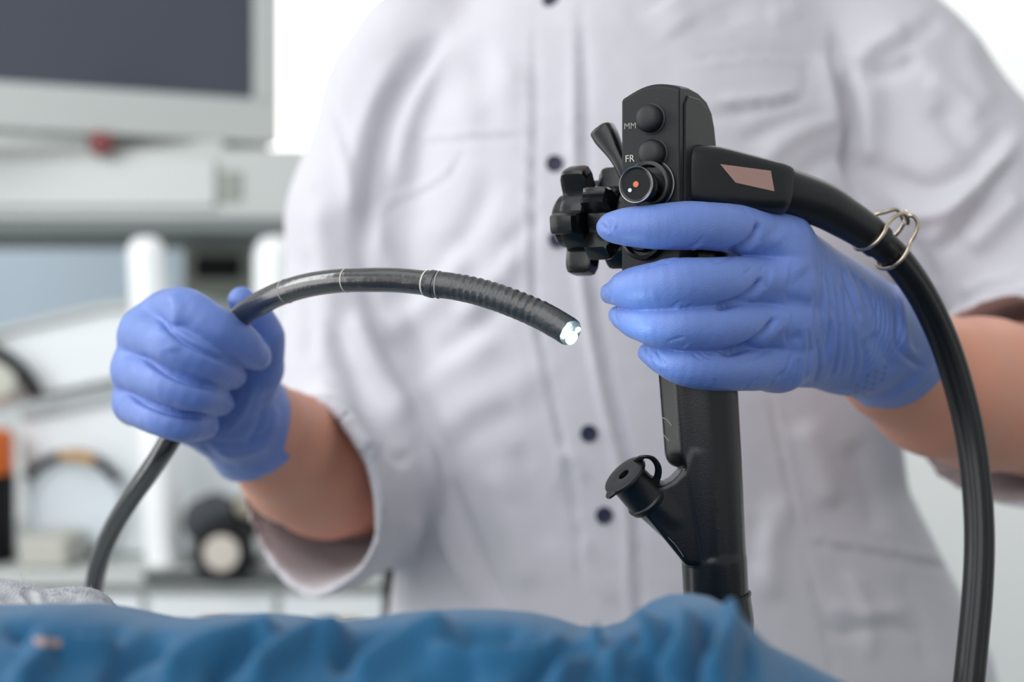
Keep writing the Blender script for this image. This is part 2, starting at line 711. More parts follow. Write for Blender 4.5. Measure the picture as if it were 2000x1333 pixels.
# suction valve: collar, neck and a cap with a rim and coloured dots
vc = front(1274, 362)
lathe('valve_collar', [(0.0100, -0.001), (0.0100, 0.0014), (0.0094, 0.0018), (0.0094, 0.0052), (0.0088, 0.0056), (0.0078, 0.0056), (0.0078, 0.0018)], vc, NF, M_GLOSS, scope)
lathe('collar_rim', [(0.0100, 0.0012), (0.01025, 0.0015), (0.0100, 0.0018), (0.0098, 0.0015)], vc, NF, M_RIM, scope, ring=True)
vs = lathe('suction_valve', [(0.0056, 0.0), (0.0056, 0.0075), (0.0064, 0.0082), (0.0064, 0.0095), (0.0060, 0.0100), (0.0060, 0.0112), (0.0068, 0.0118), (0.0072, 0.0125), (0.0072, 0.0152), (0.0068, 0.0157), (0.0062, 0.0155), (0.0058, 0.0152), (0, 0.0152)], vc + Z * -0.0012, NF, M_GLOSS, scope)
lathe('valve_rim', [(0.0070, 0.0154), (0.00735, 0.0156), (0.0072, 0.0160), (0.0069, 0.0158)], vc + Z * -0.0012, NF, M_RIM, vs, n=64, ring=True)
lathe('valve_face', [(0.0064, 0.0150), (0.0064, 0.01535), (0, 0.01535)], vc + Z * -0.0012, NF, M_FACE, vs, n=64)
e1, e2, e3 = frame_of(NF)
vf = vc + Z * -0.0012 + NF * 0.01538
lathe('orange_dot', [(0.0012, 0), (0.0012, 0.0003), (0, 0.00035)], vf + Z * 0.0001, NF, M_ORANGE, vs, n=24)
lathe('pale_dot', [(0.0008, 0), (0.0008, 0.0003), (0, 0.00035)], vf - U * 0.0026 - Z * 0.0021, NF, M_PALE, vs, n=24)
# second valve, half hidden by the index finger
vc2 = front(1262, 462)
lathe('valve_collar', [(0.0098, -0.001), (0.0098, 0.003), (0.0092, 0.0045), (0.008, 0.0048), (0.008, 0.0018)], vc2, NF, M_GLOSS, scope)
lathe('air_valve', [(0.0066, 0.0), (0.0066, 0.0050), (0.0058, 0.0062), (0.0030, 0.0064), (0, 0.0064)], vc2, NF, M_GLOSS, scope)


def text_mesh(body, size, c, xd, nrm, m, parent, name='lettering', depth=0.00012, clip=None):
    cu = bpy.data.curves.new(name, 'FONT')
    cu.body = body
    cu.size = size
    cu.extrude = depth
    cu.align_x = 'LEFT'
    tmp = bpy.data.objects.new(name, cu)
    COL.objects.link(tmp)
    dg = bpy.context.evaluated_depsgraph_get()
    me = bpy.data.meshes.new_from_object(tmp.evaluated_get(dg))
    bpy.data.objects.remove(tmp, do_unlink=True)
    z = Vector(nrm).normalized()
    x = Vector(xd).normalized()
    y = z.cross(x)
    R = Matrix((x, y, z)).transposed().to_4x4()
    R.translation = Vector(c) + z * depth
    me.transform(R)
    me.materials.clear()
    me.materials.append(m)
    o = bpy.data.objects.new(name, me)
    link(o, parent)
    child_fix(o, parent)
    return o


text_mesh('FR', 0.0040, front(1221, 317, 0.0), U, NF, M_WHITE_MARK, scope)
text_mesh('MM', 0.0036, front(1219, 253, 0.0), U, NF, M_GREY_MARK, scope)

# angulation knobs on the far-left side of the head
AX = -U
KC = C0 - U * W0 + S * 0.021
KC.z = P(1150, 428, 0.605).z
HX = NF                                            # in-plane direction that comes towards the camera


def star_knob(name, off0, off1, R, rin, n, phase, m, ribs=None, tw=0.0, lobe_w=0.26):
    bm = bmesh.new()
    K = 120
    rows = []
    h = off1 - off0
    for hh, sc_ in ((0.0, 0.80), (0.0, 0.90), (0.08, 0.975), (0.22, 1.0), (0.78, 1.0), (0.92, 0.975), (1.0, 0.90), (1.0, 0.80)):
        row = []
        for i in range(K):
            a = 2 * math.pi * i / K
            ph = (a - math.radians(phase)) * n / (2 * math.pi)
            f = ph - round(ph)
            q = abs(f) * 2
            lob = 1 - sstep(lobe_w * 1.1, lobe_w * 2.6, q)
            r = rin + (R - rin) * float(lob)
            r *= sc_
            if ribs is not None and abs(round(ph) % n - ribs) < 0.5 and abs(f) < 0.14:
                r -= 0.0012 * (0.5 + 0.5 * math.cos(f / 0.28 * 2 * math.pi * 4.0))
            pt = KC + AX * (off0 + h * hh) + HX * (r * math.cos(a)) + Z * (r * math.sin(a))
            row.append(bm.verts.new(pt))
        rows.append(row)
    for a, b in zip(rows[:-1], rows[1:]):
        for i in range(K):
            j = (i + 1) % K
            bm.faces.new((a[i], a[j], b[j], b[i]))
    bm.faces.new(rows[0])
    bm.faces.new(rows[-1])
    return bm_obj(name, bm, m, scope, auto=32)


lathe('knob_hub', [(0.013, -0.002), (0.013, 0.006), (0.008, 0.007), (0.008, 0.034), (0, 0.034)], KC, AX, M_GLOSS, scope)
star_knob('angulation_knob', 0.0080, 0.0200, 0.0222, 0.0140, 5, 26, M_GLOSS, ribs=0, lobe_w=0.22)
star_knob('angulation_knob', 0.0212, 0.0330, 0.0240, 0.0150, 5, 64, M_GLOSS, lobe_w=0.2)
lathe('brake_knob', [(0.010, 0.033), (0.0115, 0.034), (0.0115, 0.037), (0.010, 0.0385), (0, 0.0385)], KC, AX, M_GLOSS, scope)
# brake lever
pth = catmull([P(1236, 372, 0.594), P(1222, 335, 0.594), P(1200, 295, 0.597), P(1182, 264, 0.600), P(1172, 246, 0.601)], 10)
n_ = len(pth)
tf_ = [i / (n_ - 1) for i in range(n_)]
ra = [(0.0030 + 0.0021 * float(sstep(0.35, 0.75, q))) * math.sqrt(max(0.04, 1 - max(0, (q - 0.86) / 0.14) ** 2.2)) for q in tf_]
rb = [(0.0036 + 0.0008 * float(sstep(0.4, 0.8, q))) * math.sqrt(max(0.04, 1 - max(0, (q - 0.86) / 0.14) ** 2.2)) for q in tf_]
sweep('brake_lever', pth, ra, rb, M_GLOSS, scope, n=32, expo=3.6, up=(-0.5, -0.86, 0))
box('lever_stop', (-W0 - 0.0030, 0.018, -0.034), (-W0 + 0.0005, 0.026, -0.022), M_BLACK, scope,
    M=Matrix.Translation(C0) @ Matrix((U, S, Z)).transposed().to_4x4(), bevel=0.0006)

# grip, biopsy channel branch and lower collar: one moulded piece
g = Field(P(1210, 1225, 0.55) - Vector((0.02, 0.0, 0.0)), P(1500, 500, 0.64) + Vector((0.012, 0, 0)), 0.0006)
dg_ = 0.600
g.chain([(P(1352, 500, dg_), 0.0150), (P(1372, 640, dg_), 0.0142), (P(1379, 760, dg_), 0.0133), (P(1387, 900, dg_), 0.0132), (P(1396, 1090, dg_), 0.0131), (P(1401, 1200, dg_), 0.0131)])
# the flat spine with its ridge
zt, zb = P(0, 500, dg_).z, P(0, 912, dg_).z
zz_ = [P(0, 1090, dg_).z, P(0, 900, dg_).z, P(0, 760, dg_).z, P(0, 640, dg_).z, P(0, 500, dg_).z]
xx_ = [P(1396, 0, dg_).x, P(1387, 0, dg_).x, P(1379, 0, dg_).x, P(1372, 0, dg_).x, P(1352, 0, dg_).x]


def wedge(x, y, z):
    cx = np.interp(z.ravel(), zz_, xx_).reshape(z.shape)
    fl = 1 + 0.10 * (z - zb) / (zt - zb) - 0.06
    X, Y = (x - cx) / fl, y - dg_
    a = -0.795 * X - 0.606 * Y - 0.0177
    b = -0.13 * X - 0.99 * Y - 0.01290
    c = -0.554 * X + 0.833 * Y - 0.0108
    d = -smin(-a, -b, 0.0012)
    d = -smin(-d, -c, 0.0030)
    d = np.maximum(d, X)
    zl = zb - np.maximum(0, X + 0.0125) * 7.0
    return -smin(-d, -((zl - z) * 0.6), 0.004).astype(np.float32)


g.apply(wedge, (P(1250, 0, dg_).x, dg_ - 0.02, P(0, 1110, dg_).z), (P(1400, 0, dg_).x, dg_ + 0.02, zt), k=0.0012)
# branch
g.chain([(P(1262, 968, 0.5960), 0.0088), (P(1310, 1008, 0.5975), 0.0088)], k=0.001)
poly = [P(a, b, 0.592) for a, b in ((1244, 984), (1268, 1018), (1338, 1104), (1400, 1104), (1400, 880), (1350, 880), (1336, 914), (1312, 938), (1284, 952), (1270, 950))]
poly = [(p.x, p.z) for p in poly]


def prism(x, y, z):
    X = x + 0 * z
    Zz = z + 0 * x
    d2 = np.full(X.shape, 1e9)
    s = np.ones(X.shape)
    n = len(poly)
    for i in range(n):
        ax_, az_ = poly[i]
        bx_, bz_ = poly[i - 1]
        ex, ez = bx_ - ax_, bz_ - az_
        wx, wz = X - ax_, Zz - az_
        t = np.clip((wx * ex + wz * ez) / (ex * ex + ez * ez), 0, 1)
        d2 = np.minimum(d2, (wx - ex * t) ** 2 + (wz - ez * t) ** 2)
        c1 = Zz >= az_
        c2 = Zz < bz_
        c3 = ex * wz > ez * wx
        s = np.where((c1 & c2 & c3) | (~c1 & ~c2 & ~c3), -s, s)
    d = s * np.sqrt(d2) + 0.0012
    h_ = np.abs(y - 0.5970) - 0.0074 + 0 * d
    return (-smin(-d + 0 * h_, -h_, 0.0022) - 0.0012).astype(np.float32)


g.apply(prism, (P(1235, 0, .592).x, 0.580, P(0, 1120, .592).z), (P(1405, 0, .592).x, 0.612, P(0, 860, .592).z), k=0.0018)
g.cone(P(1395, 1096, dg_), P(1400, 1200, dg_), 0.0137, 0.0136)
V, F = g.mesh(2)
gx, gy = proj(V)
# cut the top inside the head and finish the collar bottom flat
grip = mesh_obj('grip', V, F, M_GRIP, scope)
sweep('collar_ring', [P(1402, 1163, dg_), P(1402.6, 1168, dg_)], 0.01395, None, M_RUBBER, scope, n=48)
sweep('lower_sleeve', catmull([P(1401, 1168, dg_), P(1408, 1220, dg_), P(1415, 1300, dg_)], 4), [0.0139] * 5 + [0.0132] * 4, None, M_GRIP, scope, n=48)
# scratches: thin worn lines on the spine
gb = bvh_of(grip)


def surf_line(name, pts, r, bvh, m, parent, lift=0.00005):
    pp = []
    for x, y in catmull(pts, 6):
        loc, nrm = hit(bvh, x, y)
        if loc:
            pp.append(loc + nrm * lift)
    if len(pp) > 2:
        return sweep(name, np.array([list(p) for p in pp]), r, None, m, parent, n=8)


M_SCRATCH = mat('scratch', '8c9094', 0.5)
surf_line('scratch', [(1290, 815), (1302, 820), (1312, 832)], 0.00018, gb, M_SCRATCH, grip)
surf_line('scratch', [(1297, 850), (1303, 858), (1307, 862)], 0.00018, gb, M_SCRATCH, grip)
surf_line('scratch', [(1305, 1050), (1320, 1066), (1335, 1088)], 0.0001, gb, M_SCRATCH, grip)

# biopsy port cap
ca = Vector((-0.64, -0.30, 0.70)).normalized()
c0 = P(1262, 975, 0.5940)
cap = lathe('port_cap', [(0.0088, -0.002), (0.0093, 0.0), (0.0091, 0.0005), (0.0086, 0.0009), (0.0084, 0.0020), (0.0080, 0.0125), (0.0082, 0.0130), (0.0100, 0.0133), (0.0103, 0.0140), (0.0100, 0.0150),
                         (0.0085, 0.0153), (0.0050, 0.0153), (0.0026, 0.0151), (0.0024, 0.0140), (0.0022, 0.0100), (0, 0.0100)], c0, ca, M_RUBBER, scope)
x_, y_, z_ = frame_of(ca)
ft = c0 + ca * 0.0143
lug = (P(1185, 962, 0.585) - ft)
lug -= ca * lug.dot(ca)
lug = lug.normalized()
sweep('pull_tab', [ft + lug * 0.008, ft + lug * 0.0105, ft + lug * 0.0122], [0.0036, 0.0030, 0.0014], [0.0009, 0.0009, 0.0008], M_RUBBER, cap, n=20, expo=3, up=tuple(ca))
top = ft - lug * 0.0085
lp = catmull([top, P(1256, 893, 0.582), P(1274, 896, 0.583), P(1285, 912, 0.585), P(1284, 932, 0.588), P(1274, 948, 0.590)], 8)
sweep('retaining_strap', lp, 0.0016, 0.0007, M_RUBBER, cap, n=16, expo=2.6, up=(0.1, -0.2, 1))

# light guide housing out of the side of the head, rubber boot and cable
hp = [(1316, 348, .590, .0135, .011), (1345, 349, .588, .0138, .0112), (1390, 352, .589, .0136, .0115), (1440, 360, .592, .0128, .0117), (1490, 367, .595, .0116, .0115), (1512, 370, .597, .0112, .0111), (1523, 372, .598, .0106, .0104)]
hh = catmull([list(P(a, b, c)) + [ra_, rb_] for a, b, c, ra_, rb_ in hp], 6)
housing = sweep('cable_housing', hh[:, :3], hh[:, 3], hh[:, 4], M_HOUSE, scope, n=64, expo=3.4)
bp_ = [(1500, 370, .598, .0100), (1530, 376, .600, .0106), (1600, 398, .608, .0098), (1650, 426, .615, .0089), (1690, 452, .621, .0082), (1715, 472, .625, .0079)]
bb = catmull([list(P(a, b, c)) + [r] for a, b, c, r in bp_], 8)
sweep('cable_boot', bb[:, :3], bb[:, 3], None, M_RUBBER, scope, n=48)
cp = [(1700, 460, .623, .0068), (1750, 505, .630, .0068), (1800, 575, .640, .0067), (1843, 665, .648, .0067), (1875, 765, .652, .0067), (1897, 865, .652, .0067), (1909, 965, .648, .0067), (1913, 1060, .642, .0067),
      (1909, 1160, .634, .0067), (1900, 1260, .626, .0067), (1890, 1360, .618, .0067), (1880, 1480, .62, .0067), (1830, 1700, .67, .0067), (1770, 2400, .70, .0067)]
cc = catmull([list(P(a, b, c)) + [r] for a, b, c, r in cp] + [[.19, .71, .30, .0067], [.17, .71, .03, .0067], [.0, .73, .008, .0067], [-.2, .78, .008, .0067], [-.42, 1.1, .008, .0067], [-.62, 1.6, .008, .0067]], 10)
V, F = sweep_geo(cc[:, :3], cc[:, 3], None, 48)
V = np.array(V)
# two shallow moulded grooves run along the cable
ang = (np.arange(len(V)) % 48) / 48 * 2 * math.pi
ctr = np.repeat(cc[:, :3], 48, axis=0)
for a0 in (math.radians(60), math.radians(108)):
    dlt = np.angle(np.exp(1j * (ang - a0)))
    V += (ctr - V) * (0.09 * np.exp(-(dlt / 0.10) ** 2))[:, None]
cable = mesh_obj('light_guide_cable', list(V), F, M_RUBBER, scope)
cb = bvh_of(cable)
for i, ch in enumerate('SAFETY CLASS'):
    yy = 1195 + i * 10.0
    xx = 1887 - (i * 10.0) * 0.115
    loc, nrm = hit(cb, xx, yy)
    if loc and ch != ' ':
        pass
# copper label set in the housing
hb = bvh_of(housing)


def decal(name, poly, bvh, m, parent, thick=0.0003, n=14, lift=0.00015):
    """a thin plate bent onto a surface: quad given by four corner pixels"""
    a, b, c, d = [np.array(q, float) for q in poly]
    bm = bmesh.new()
    g0, g1 = {}, {}
    for i in range(n + 1):
        for j in range(n + 1):
            u, v = i / n, j / n
            q = (a * (1 - u) + b * u) * (1 - v) + (d * (1 - u) + c * u) * v
            loc, nrm = hit(bvh, *q)
            if loc is None:
                continue
            g0[i, j] = bm.verts.new(loc + nrm * (lift + thick))
            g1[i, j] = bm.verts.new(loc - nrm * 0.0002)
    for i in range(n):
        for j in range(n):
            ks = [(i, j), (i + 1, j), (i + 1, j + 1), (i, j + 1)]
            if all(k in g0 for k in ks):
                bm.faces.new([g0[k] for k in ks])
                bm.faces.new([g1[k] for k in reversed(ks)])
    bd = [e for e in bm.edges if len(e.link_faces) == 1]
    e0 = [e for e in bd if all(v in set(g0.values()) for v in e.verts)]
    inv = {v: k for k, v in g0.items()}
    for e in e0:
        k1, k2 = inv[e.verts[0]], inv[e.verts[1]]
        bm.faces.new((g0[k1], g0[k2], g1[k2], g1[k1]))
    return bm_obj(name, bm, m, parent)


decal('label_plate', [(1406, 321), (1505, 334), (1512, 374), (1436, 357)], hb, M_COPPER, scope, thick=0.00015)

# wire clip round the boot end
tt = (P(1745, 497, .629) - P(1690, 452, .621)).normalized()
oc = P(1722, 474, .6255)
outw = (P(1790, 420, .6255) - oc)
outw -= tt * outw.dot(tt)
outw.normalize()
tow = tt.cross(outw)
if tow.y > 0:
    tow = -tow


def clip_pts(lst):
    return catmull([oc + tt * t + (tow * math.cos(math.radians(a)) + outw * math.sin(math.radians(a))) * r for t, a, r in lst], 6)


rr = 0.0089
clip = sweep('wire_clip', clip_pts([(-.0085, -120, rr), (-.0085, -85, rr), (-.0085, -50, rr), (-.0082, -15, rr), (-.008, 20, rr), (-.0075, 50, .0092), (-.006, 68, .0125), (-.003, 76, .0155), (.001, 78, .0150), (.003, 80, .0135),
                                 (.003, 95, .0135), (.0, 98, .0150), (-.003, 100, .0155), (-.006, 108, .012), (-.0085, 125, .0092), (-.0085, 170, rr), (-.0085, 215, rr), (-.0085, 240, rr)]), 0.00095, None, M_STEEL, scope, n=12)
sweep('wire_hook', clip_pts([(.0075, -150, rr), (.0075, -110, rr), (.0075, -80, rr), (.0075, -45, rr), (.0075, -10, rr), (.0075, 25, rr), (.0075, 50, .0095), (.0068, 62, .013), (.005, 70, .0165), (.0022, 76, .0175),
                             (.0005, 80, .0165), (.0005, 92, .0165), (.0022, 98, .0175), (.005, 104, .0165), (.007, 115, .012), (.0075, 130, .0093), (.0075, 165, rr), (.0075, 205, rr)]), 0.00095, None, M_STEEL, clip, n=12)

# insertion tube: tip, arc, through the left fist, down behind the bedding and back to the grip
tp = [(1108, 646, .557, .0056), (1085, 632, .559, .0057), (1050, 613, .562, .0057), (990, 588, .566, .0056), (930, 569, .571, .0055), (880, 559, .575, .0054), (850, 556, .577, .0054), (838, 554, .578, .0051), (780, 548, .585, .0051), (720, 547, .592, .0051), (660, 549, .600, .0051),
      (600, 558, .611, .0052), (545, 575, .624, .0053), (500, 598, .638, .0054), (470, 620, .648, .0054), (435, 665, .660, .0054), (395, 735, .667, .0053), (358, 810, .670, .0052), (325, 872, .674, .0051), (290, 925, .686, .0050), (255, 975, .702, .0050),
      (222, 1030, .722, .0050), (198, 1085, .742, .0050), (185, 1140, .758, .0050), (182, 1190, .770, .0050), (200, 1290, .78, .0050), (330, 1500, .78, .0050), (700, 1620, .76, .0050), (1100, 1560, .72, .0050), (1320, 1475, .665, .0050), (1400, 1425, .617, .0052), (1414, 1360, .601, .0055), (1414, 1290, .600, .0060)]
tc = catmull([list(P(a, b, c)) + [r] for a, b, c, r in tp], 10)
nb = 10 * 7
V, F = sweep_geo(tc[nb - 6:, :3], tc[nb - 6:, 3], None, 40)
tube = mesh_obj('insertion_tube', V, F, M_TUBE, scope)
bs = catmull([list(P(a, b, c)) + [r] for a, b, c, r in tp[:8]], 40)
V, F = sweep_geo(bs[:, :3], bs[:, 3], None, 56)
V = np.array(V)
ctr = np.repeat(bs[:, :3], 56, axis=0)
arc = np.concatenate([[0], np.cumsum(np.linalg.norm(np.diff(bs[:, :3], axis=0), axis=1))])
av = np.repeat(arc, 56)
ang = (np.arange(len(V)) % 56) / 56 * 2 * math.pi
msk = sstep(0.010, 0.016, av) * (1 - sstep(0.046, 0.056, av))
ttn = bs[2, :3] - bs[0, :3]
rad = V - ctr
rad /= np.linalg.norm(rad, axis=1)[:, None]
side = 0.55 + 0.45 * rad[:, 2]
V += rad * ((0.00020 * np.sin(av / 0.0031 * 2 * math.pi) - 0.00008) * msk * side)[:, None]
V += rad * (0.00007 * vnoise(V, 900))[:, None]
bend = mesh_obj('bending_section', list(V), F, M_BEND, scope)
i0 = tc[70]


def ring_at(arr, i, name, r, wdt, m, parent):
    p0 = Vector(arr[i, :3])
    t = Vector(arr[i + 1, :3] - arr[i - 1, :3]).normalized()
    return lathe(name, [(r - 0.0004, -wdt), (r, -wdt * 0.9), (r + 0.0001, 0), (r, wdt * 0.9), (r - 0.0004, wdt)], p0, t, m, parent, n=48)


def idx_px(arr, px):
    Q = np.array([[p[0] / (PXU * p[1]) + 1000] for p in arr])[:, 0]
    return int(np.argmin(np.abs(Q[:200] - px))) if len(Q) > 200 else int(np.argmin(np.abs(Q - px)))


ring_at(tc, idx_px(tc[:200], 845), 'joint_band', 0.00565, 0.0014, M_BEND, bend)
ring_at(tc, idx_px(tc[:200], 834), 'joint_ring', 0.00535, 0.0004, M_WHITE_MARK, bend)
ring_at(tc, idx_px(tc[:200], 858), 'joint_ring', 0.00565, 0.0003, M_GREY_MARK, bend)
ring_at(tc, idx_px(tc[:200], 677), 'depth_mark', 0.00513, 0.0003, M_WHITE_MARK, tube)
ring_at(tc, idx_px(tc[:200], 561), 'depth_mark', 0.00535, 0.0004, M_GREY_MARK, tube)
# distal tip with its glass light guides and lens
e0 = Vector(tc[0, :3])
ed = (Vector(tc[0, :3]) - Vector(tc[2, :3])).normalized()
ed = (ed + Vector((0.02, -0.75, -0.1))).normalized()
tip = lathe('distal_tip', [(0.0056, -0.0035), (0.0057, -0.001), (0.0056, 0.0012), (0.0050, 0.0021), (0, 0.0021)], e0, ed, M_BEND, scope)
tx, ty, tz = frame_of(ed)
for nm, a, r_, rl in (('light_lens', 200, 0.0031, 0.0014), ('light_lens', 300, 0.0026, 0.0027), ('light_lens', 20, 0.0036, 0.0011)):
    cpt = e0 + ed * 0.0021 + (tx * math.cos(math.radians(a)) + ty * math.sin(math.radians(a))) * r_
    lathe(nm, [(rl, -0.0005), (rl, 0.0002), (rl * 0.6, 0.0005), (0, 0.0006)], cpt, ed, M_LENS, tip, n=24, label='glowing cold-white light lens')
ll = bpy.data.lights.new('tip_light', 'POINT')
ll.energy = 0.018
ll.color = (0.72, 0.97, 1.0)
ll.shadow_soft_size = 0.004
lo_ = bpy.data.objects.new('tip_light', ll)
COL.objects.link(lo_)
lo_.location = e0 + ed * 0.008
# ------------------------------------------------------------------ the person: continuous body, clothes and gloves as parts
person = root('person', (0.10, 1.0, 0.0), 'person in white button-front coat with short sleeves and blue gloves holding a black endoscope', 'person')

# ---- right-of-picture hand (holds the grip). pixel, pixel, depth, radius in px at that depth
def J(px, py, d, rpx):
    return (P(px, py, d), rpx * PXU * d)


FINGERS_A = [
    [J(1520, 478, .606, 60), J(1455, 452, .588, 50), J(1390, 443, .574, 47), J(1335, 441, .567, 48), J(1280, 443, .564, 44), J(1232, 443, .566, 39), J(1200, 444, .570, 31), J(1186, 444, .572, 22)],
    [J(1530, 560, .602, 56), J(1460, 551, .586, 50), J(1395, 552, .571, 49), J(1330, 555, .564, 51), J(1275, 560, .565, 47), J(1230, 564, .572, 39), J(1206, 570, .580, 27), J(1192, 574, .586, 20)],
    [J(1530, 635, .604, 52), J(1470, 633, .588, 48), J(1410, 638, .573, 45), J(1345, 640, .565, 44), J(1290, 638, .566, 41), J(1248, 632, .573, 34), J(1220, 622, .581, 25), J(1206, 616, .586, 18)],
    [J(1520, 705, .610, 54), J(1465, 716, .594, 48), J(1410, 720, .580, 44), J(1355, 718, .571, 41), J(1316, 711, .571, 35), J(1285, 699, .577, 27), J(1265, 689, .583, 20)],
]
PALM_A = [
    [J(1520, 478, .606, 60), J(1580, 535, .634, 68), J(1650, 600, .662, 82)],
    [J(1530, 550, .604, 62), J(1600, 590, .634, 76), J(1660, 640, .664, 88)],
    [J(1530, 630, .606, 60), J(1600, 645, .636, 80), J(1660, 665, .666, 88)],
    [J(1520, 700, .612, 58), J(1580, 690, .640, 66), J(1660, 680, .668, 82)],
]
THUMB_A = [J(1620, 600, .66, 70), J(1540, 540, .655, 60), J(1440, 480, .650, 48), J(1340, 440, .645, 42), J(1270, 420, .640, 34)]
WRIST_A = [J(1650, 645, .664, 100), J(1720, 672, .685, 104)]

FINGERS_B = [
    [J(330, 612, .668, 40), J(352, 606, .648, 46), J(375, 616, .640, 47), J(420, 642, .640, 44), J(465, 667, .650, 40), J(494, 690, .662, 32), J(506, 700, .672, 24)],
    [J(278, 652, .672, 44), J(312, 662, .650, 46), J(345, 678, .637, 46), J(395, 702, .639, 43), J(432, 724, .656, 38), J(452, 733, .672, 30)],
    [J(262, 722, .674, 42), J(300, 738, .652, 43), J(335, 752, .640, 42), J(380, 770, .643, 39), J(412, 780, .662, 34), J(432, 787, .680, 26)],
    [J(258, 790, .678, 36), J(290, 806, .658, 37), J(325, 820, .648, 37), J(365, 830, .652, 34), J(400, 833, .674, 28)],
]
PALM_B = [
    [J(335, 620, .674, 55), J(400, 690, .704, 70), J(455, 770, .728, 76)],
    [J(290, 655, .678, 52), J(370, 715, .708, 72), J(450, 785, .730, 78)],
    [J(275, 725, .680, 50), J(360, 765, .708, 70), J(445, 800, .730, 76)],
    [J(270, 790, .682, 42), J(355, 805, .708, 56), J(440, 815, .730, 68)],
]
THUMB_B = [J(460, 780, .716, 66), J(505, 722, .700, 50), J(512, 655, .686, 44), J(492, 612, .678, 38), J(472, 588, .676, 28)]
WRIST_B = [J(450, 790, .728, 84), J(495, 845, .752, 88)]


def hand_field(fl, palm, thumb, wrist, lo, hi, h, shrink=0.0, kf=0.0009, kp=0.009):
    f = Field(lo, hi, h)
    for ch in fl:
        f.chain([(p, r - shrink) for p, r in ch], k=kf, kk=0.0, dense=4)
    g2 = Field(lo, hi, h)
    for ch in palm:
        g2.chain([(p, r - shrink) for p, r in ch], k=0.012)
    g2.chain([(p, r - shrink) for p, r in wrist], k=0.010)
    g2.chain([(p, r - shrink) for p, r in thumb], k=0.004)
    f.D = smin(f.D, g2.D, kp)
    return f


def bounds(*chs, pad=0.012):
    A = np.array([list(p) for g_ in chs for ch in g_ for p, r in ch])
    R = max(r for g_ in chs for ch in g_ for p, r in ch)
    return A.min(0) - R - pad, A.max(0) + R + pad


# glove on the grip hand
lo, hi = bounds(FINGERS_A, PALM_A, [THUMB_A], [WRIST_A])
hi = np.maximum(hi, np.array(P(1850, 500, .76)) + 0.01)
lo[2] = min(lo[2], P(1690, 830, .74).z)
f = hand_field(FINGERS_A, PALM_A, THUMB_A, WRIST_A, lo, hi, 0.00068)
# loose cuff: flares over the wrist and is open towards the elbow
CW = P(1665, 652, .668)
CE = P(1782, 668, .712)
caxis = (CE - CW).normalized()
f.chain([(P(1640, 645, .662), 100 * PXU * .66), (P(1695, 660, .680), 112 * PXU * .68), (P(1730, 680, .694), 117 * PXU * .694), (P(1765, 696, .710), 119 * PXU * .71), (P(1830, 725, .74), 121 * PXU * .74)], k=0.006, dense=4)


def cut_plane(fd, pt, nrm, k=0.0):
    """keep the side behind nrm"""
    pt = np.array(pt, float)
    nrm = np.array(Vector(nrm).normalized(), float)
    fd.D = -smin(-fd.D, -((fd.ax[0][:, None, None] - pt[0]) * nrm[0] + (fd.ax[1][None, :, None] - pt[1]) * nrm[1] + (fd.ax[2][None, None, :] - pt[2]) * nrm[2]).astype(np.float32), k)


cutp = P(1757, 690, .706)
cutn = Vector((0.66, 0.58, -0.47))
cut_plane(f, cutp, cutn, 0.0015)
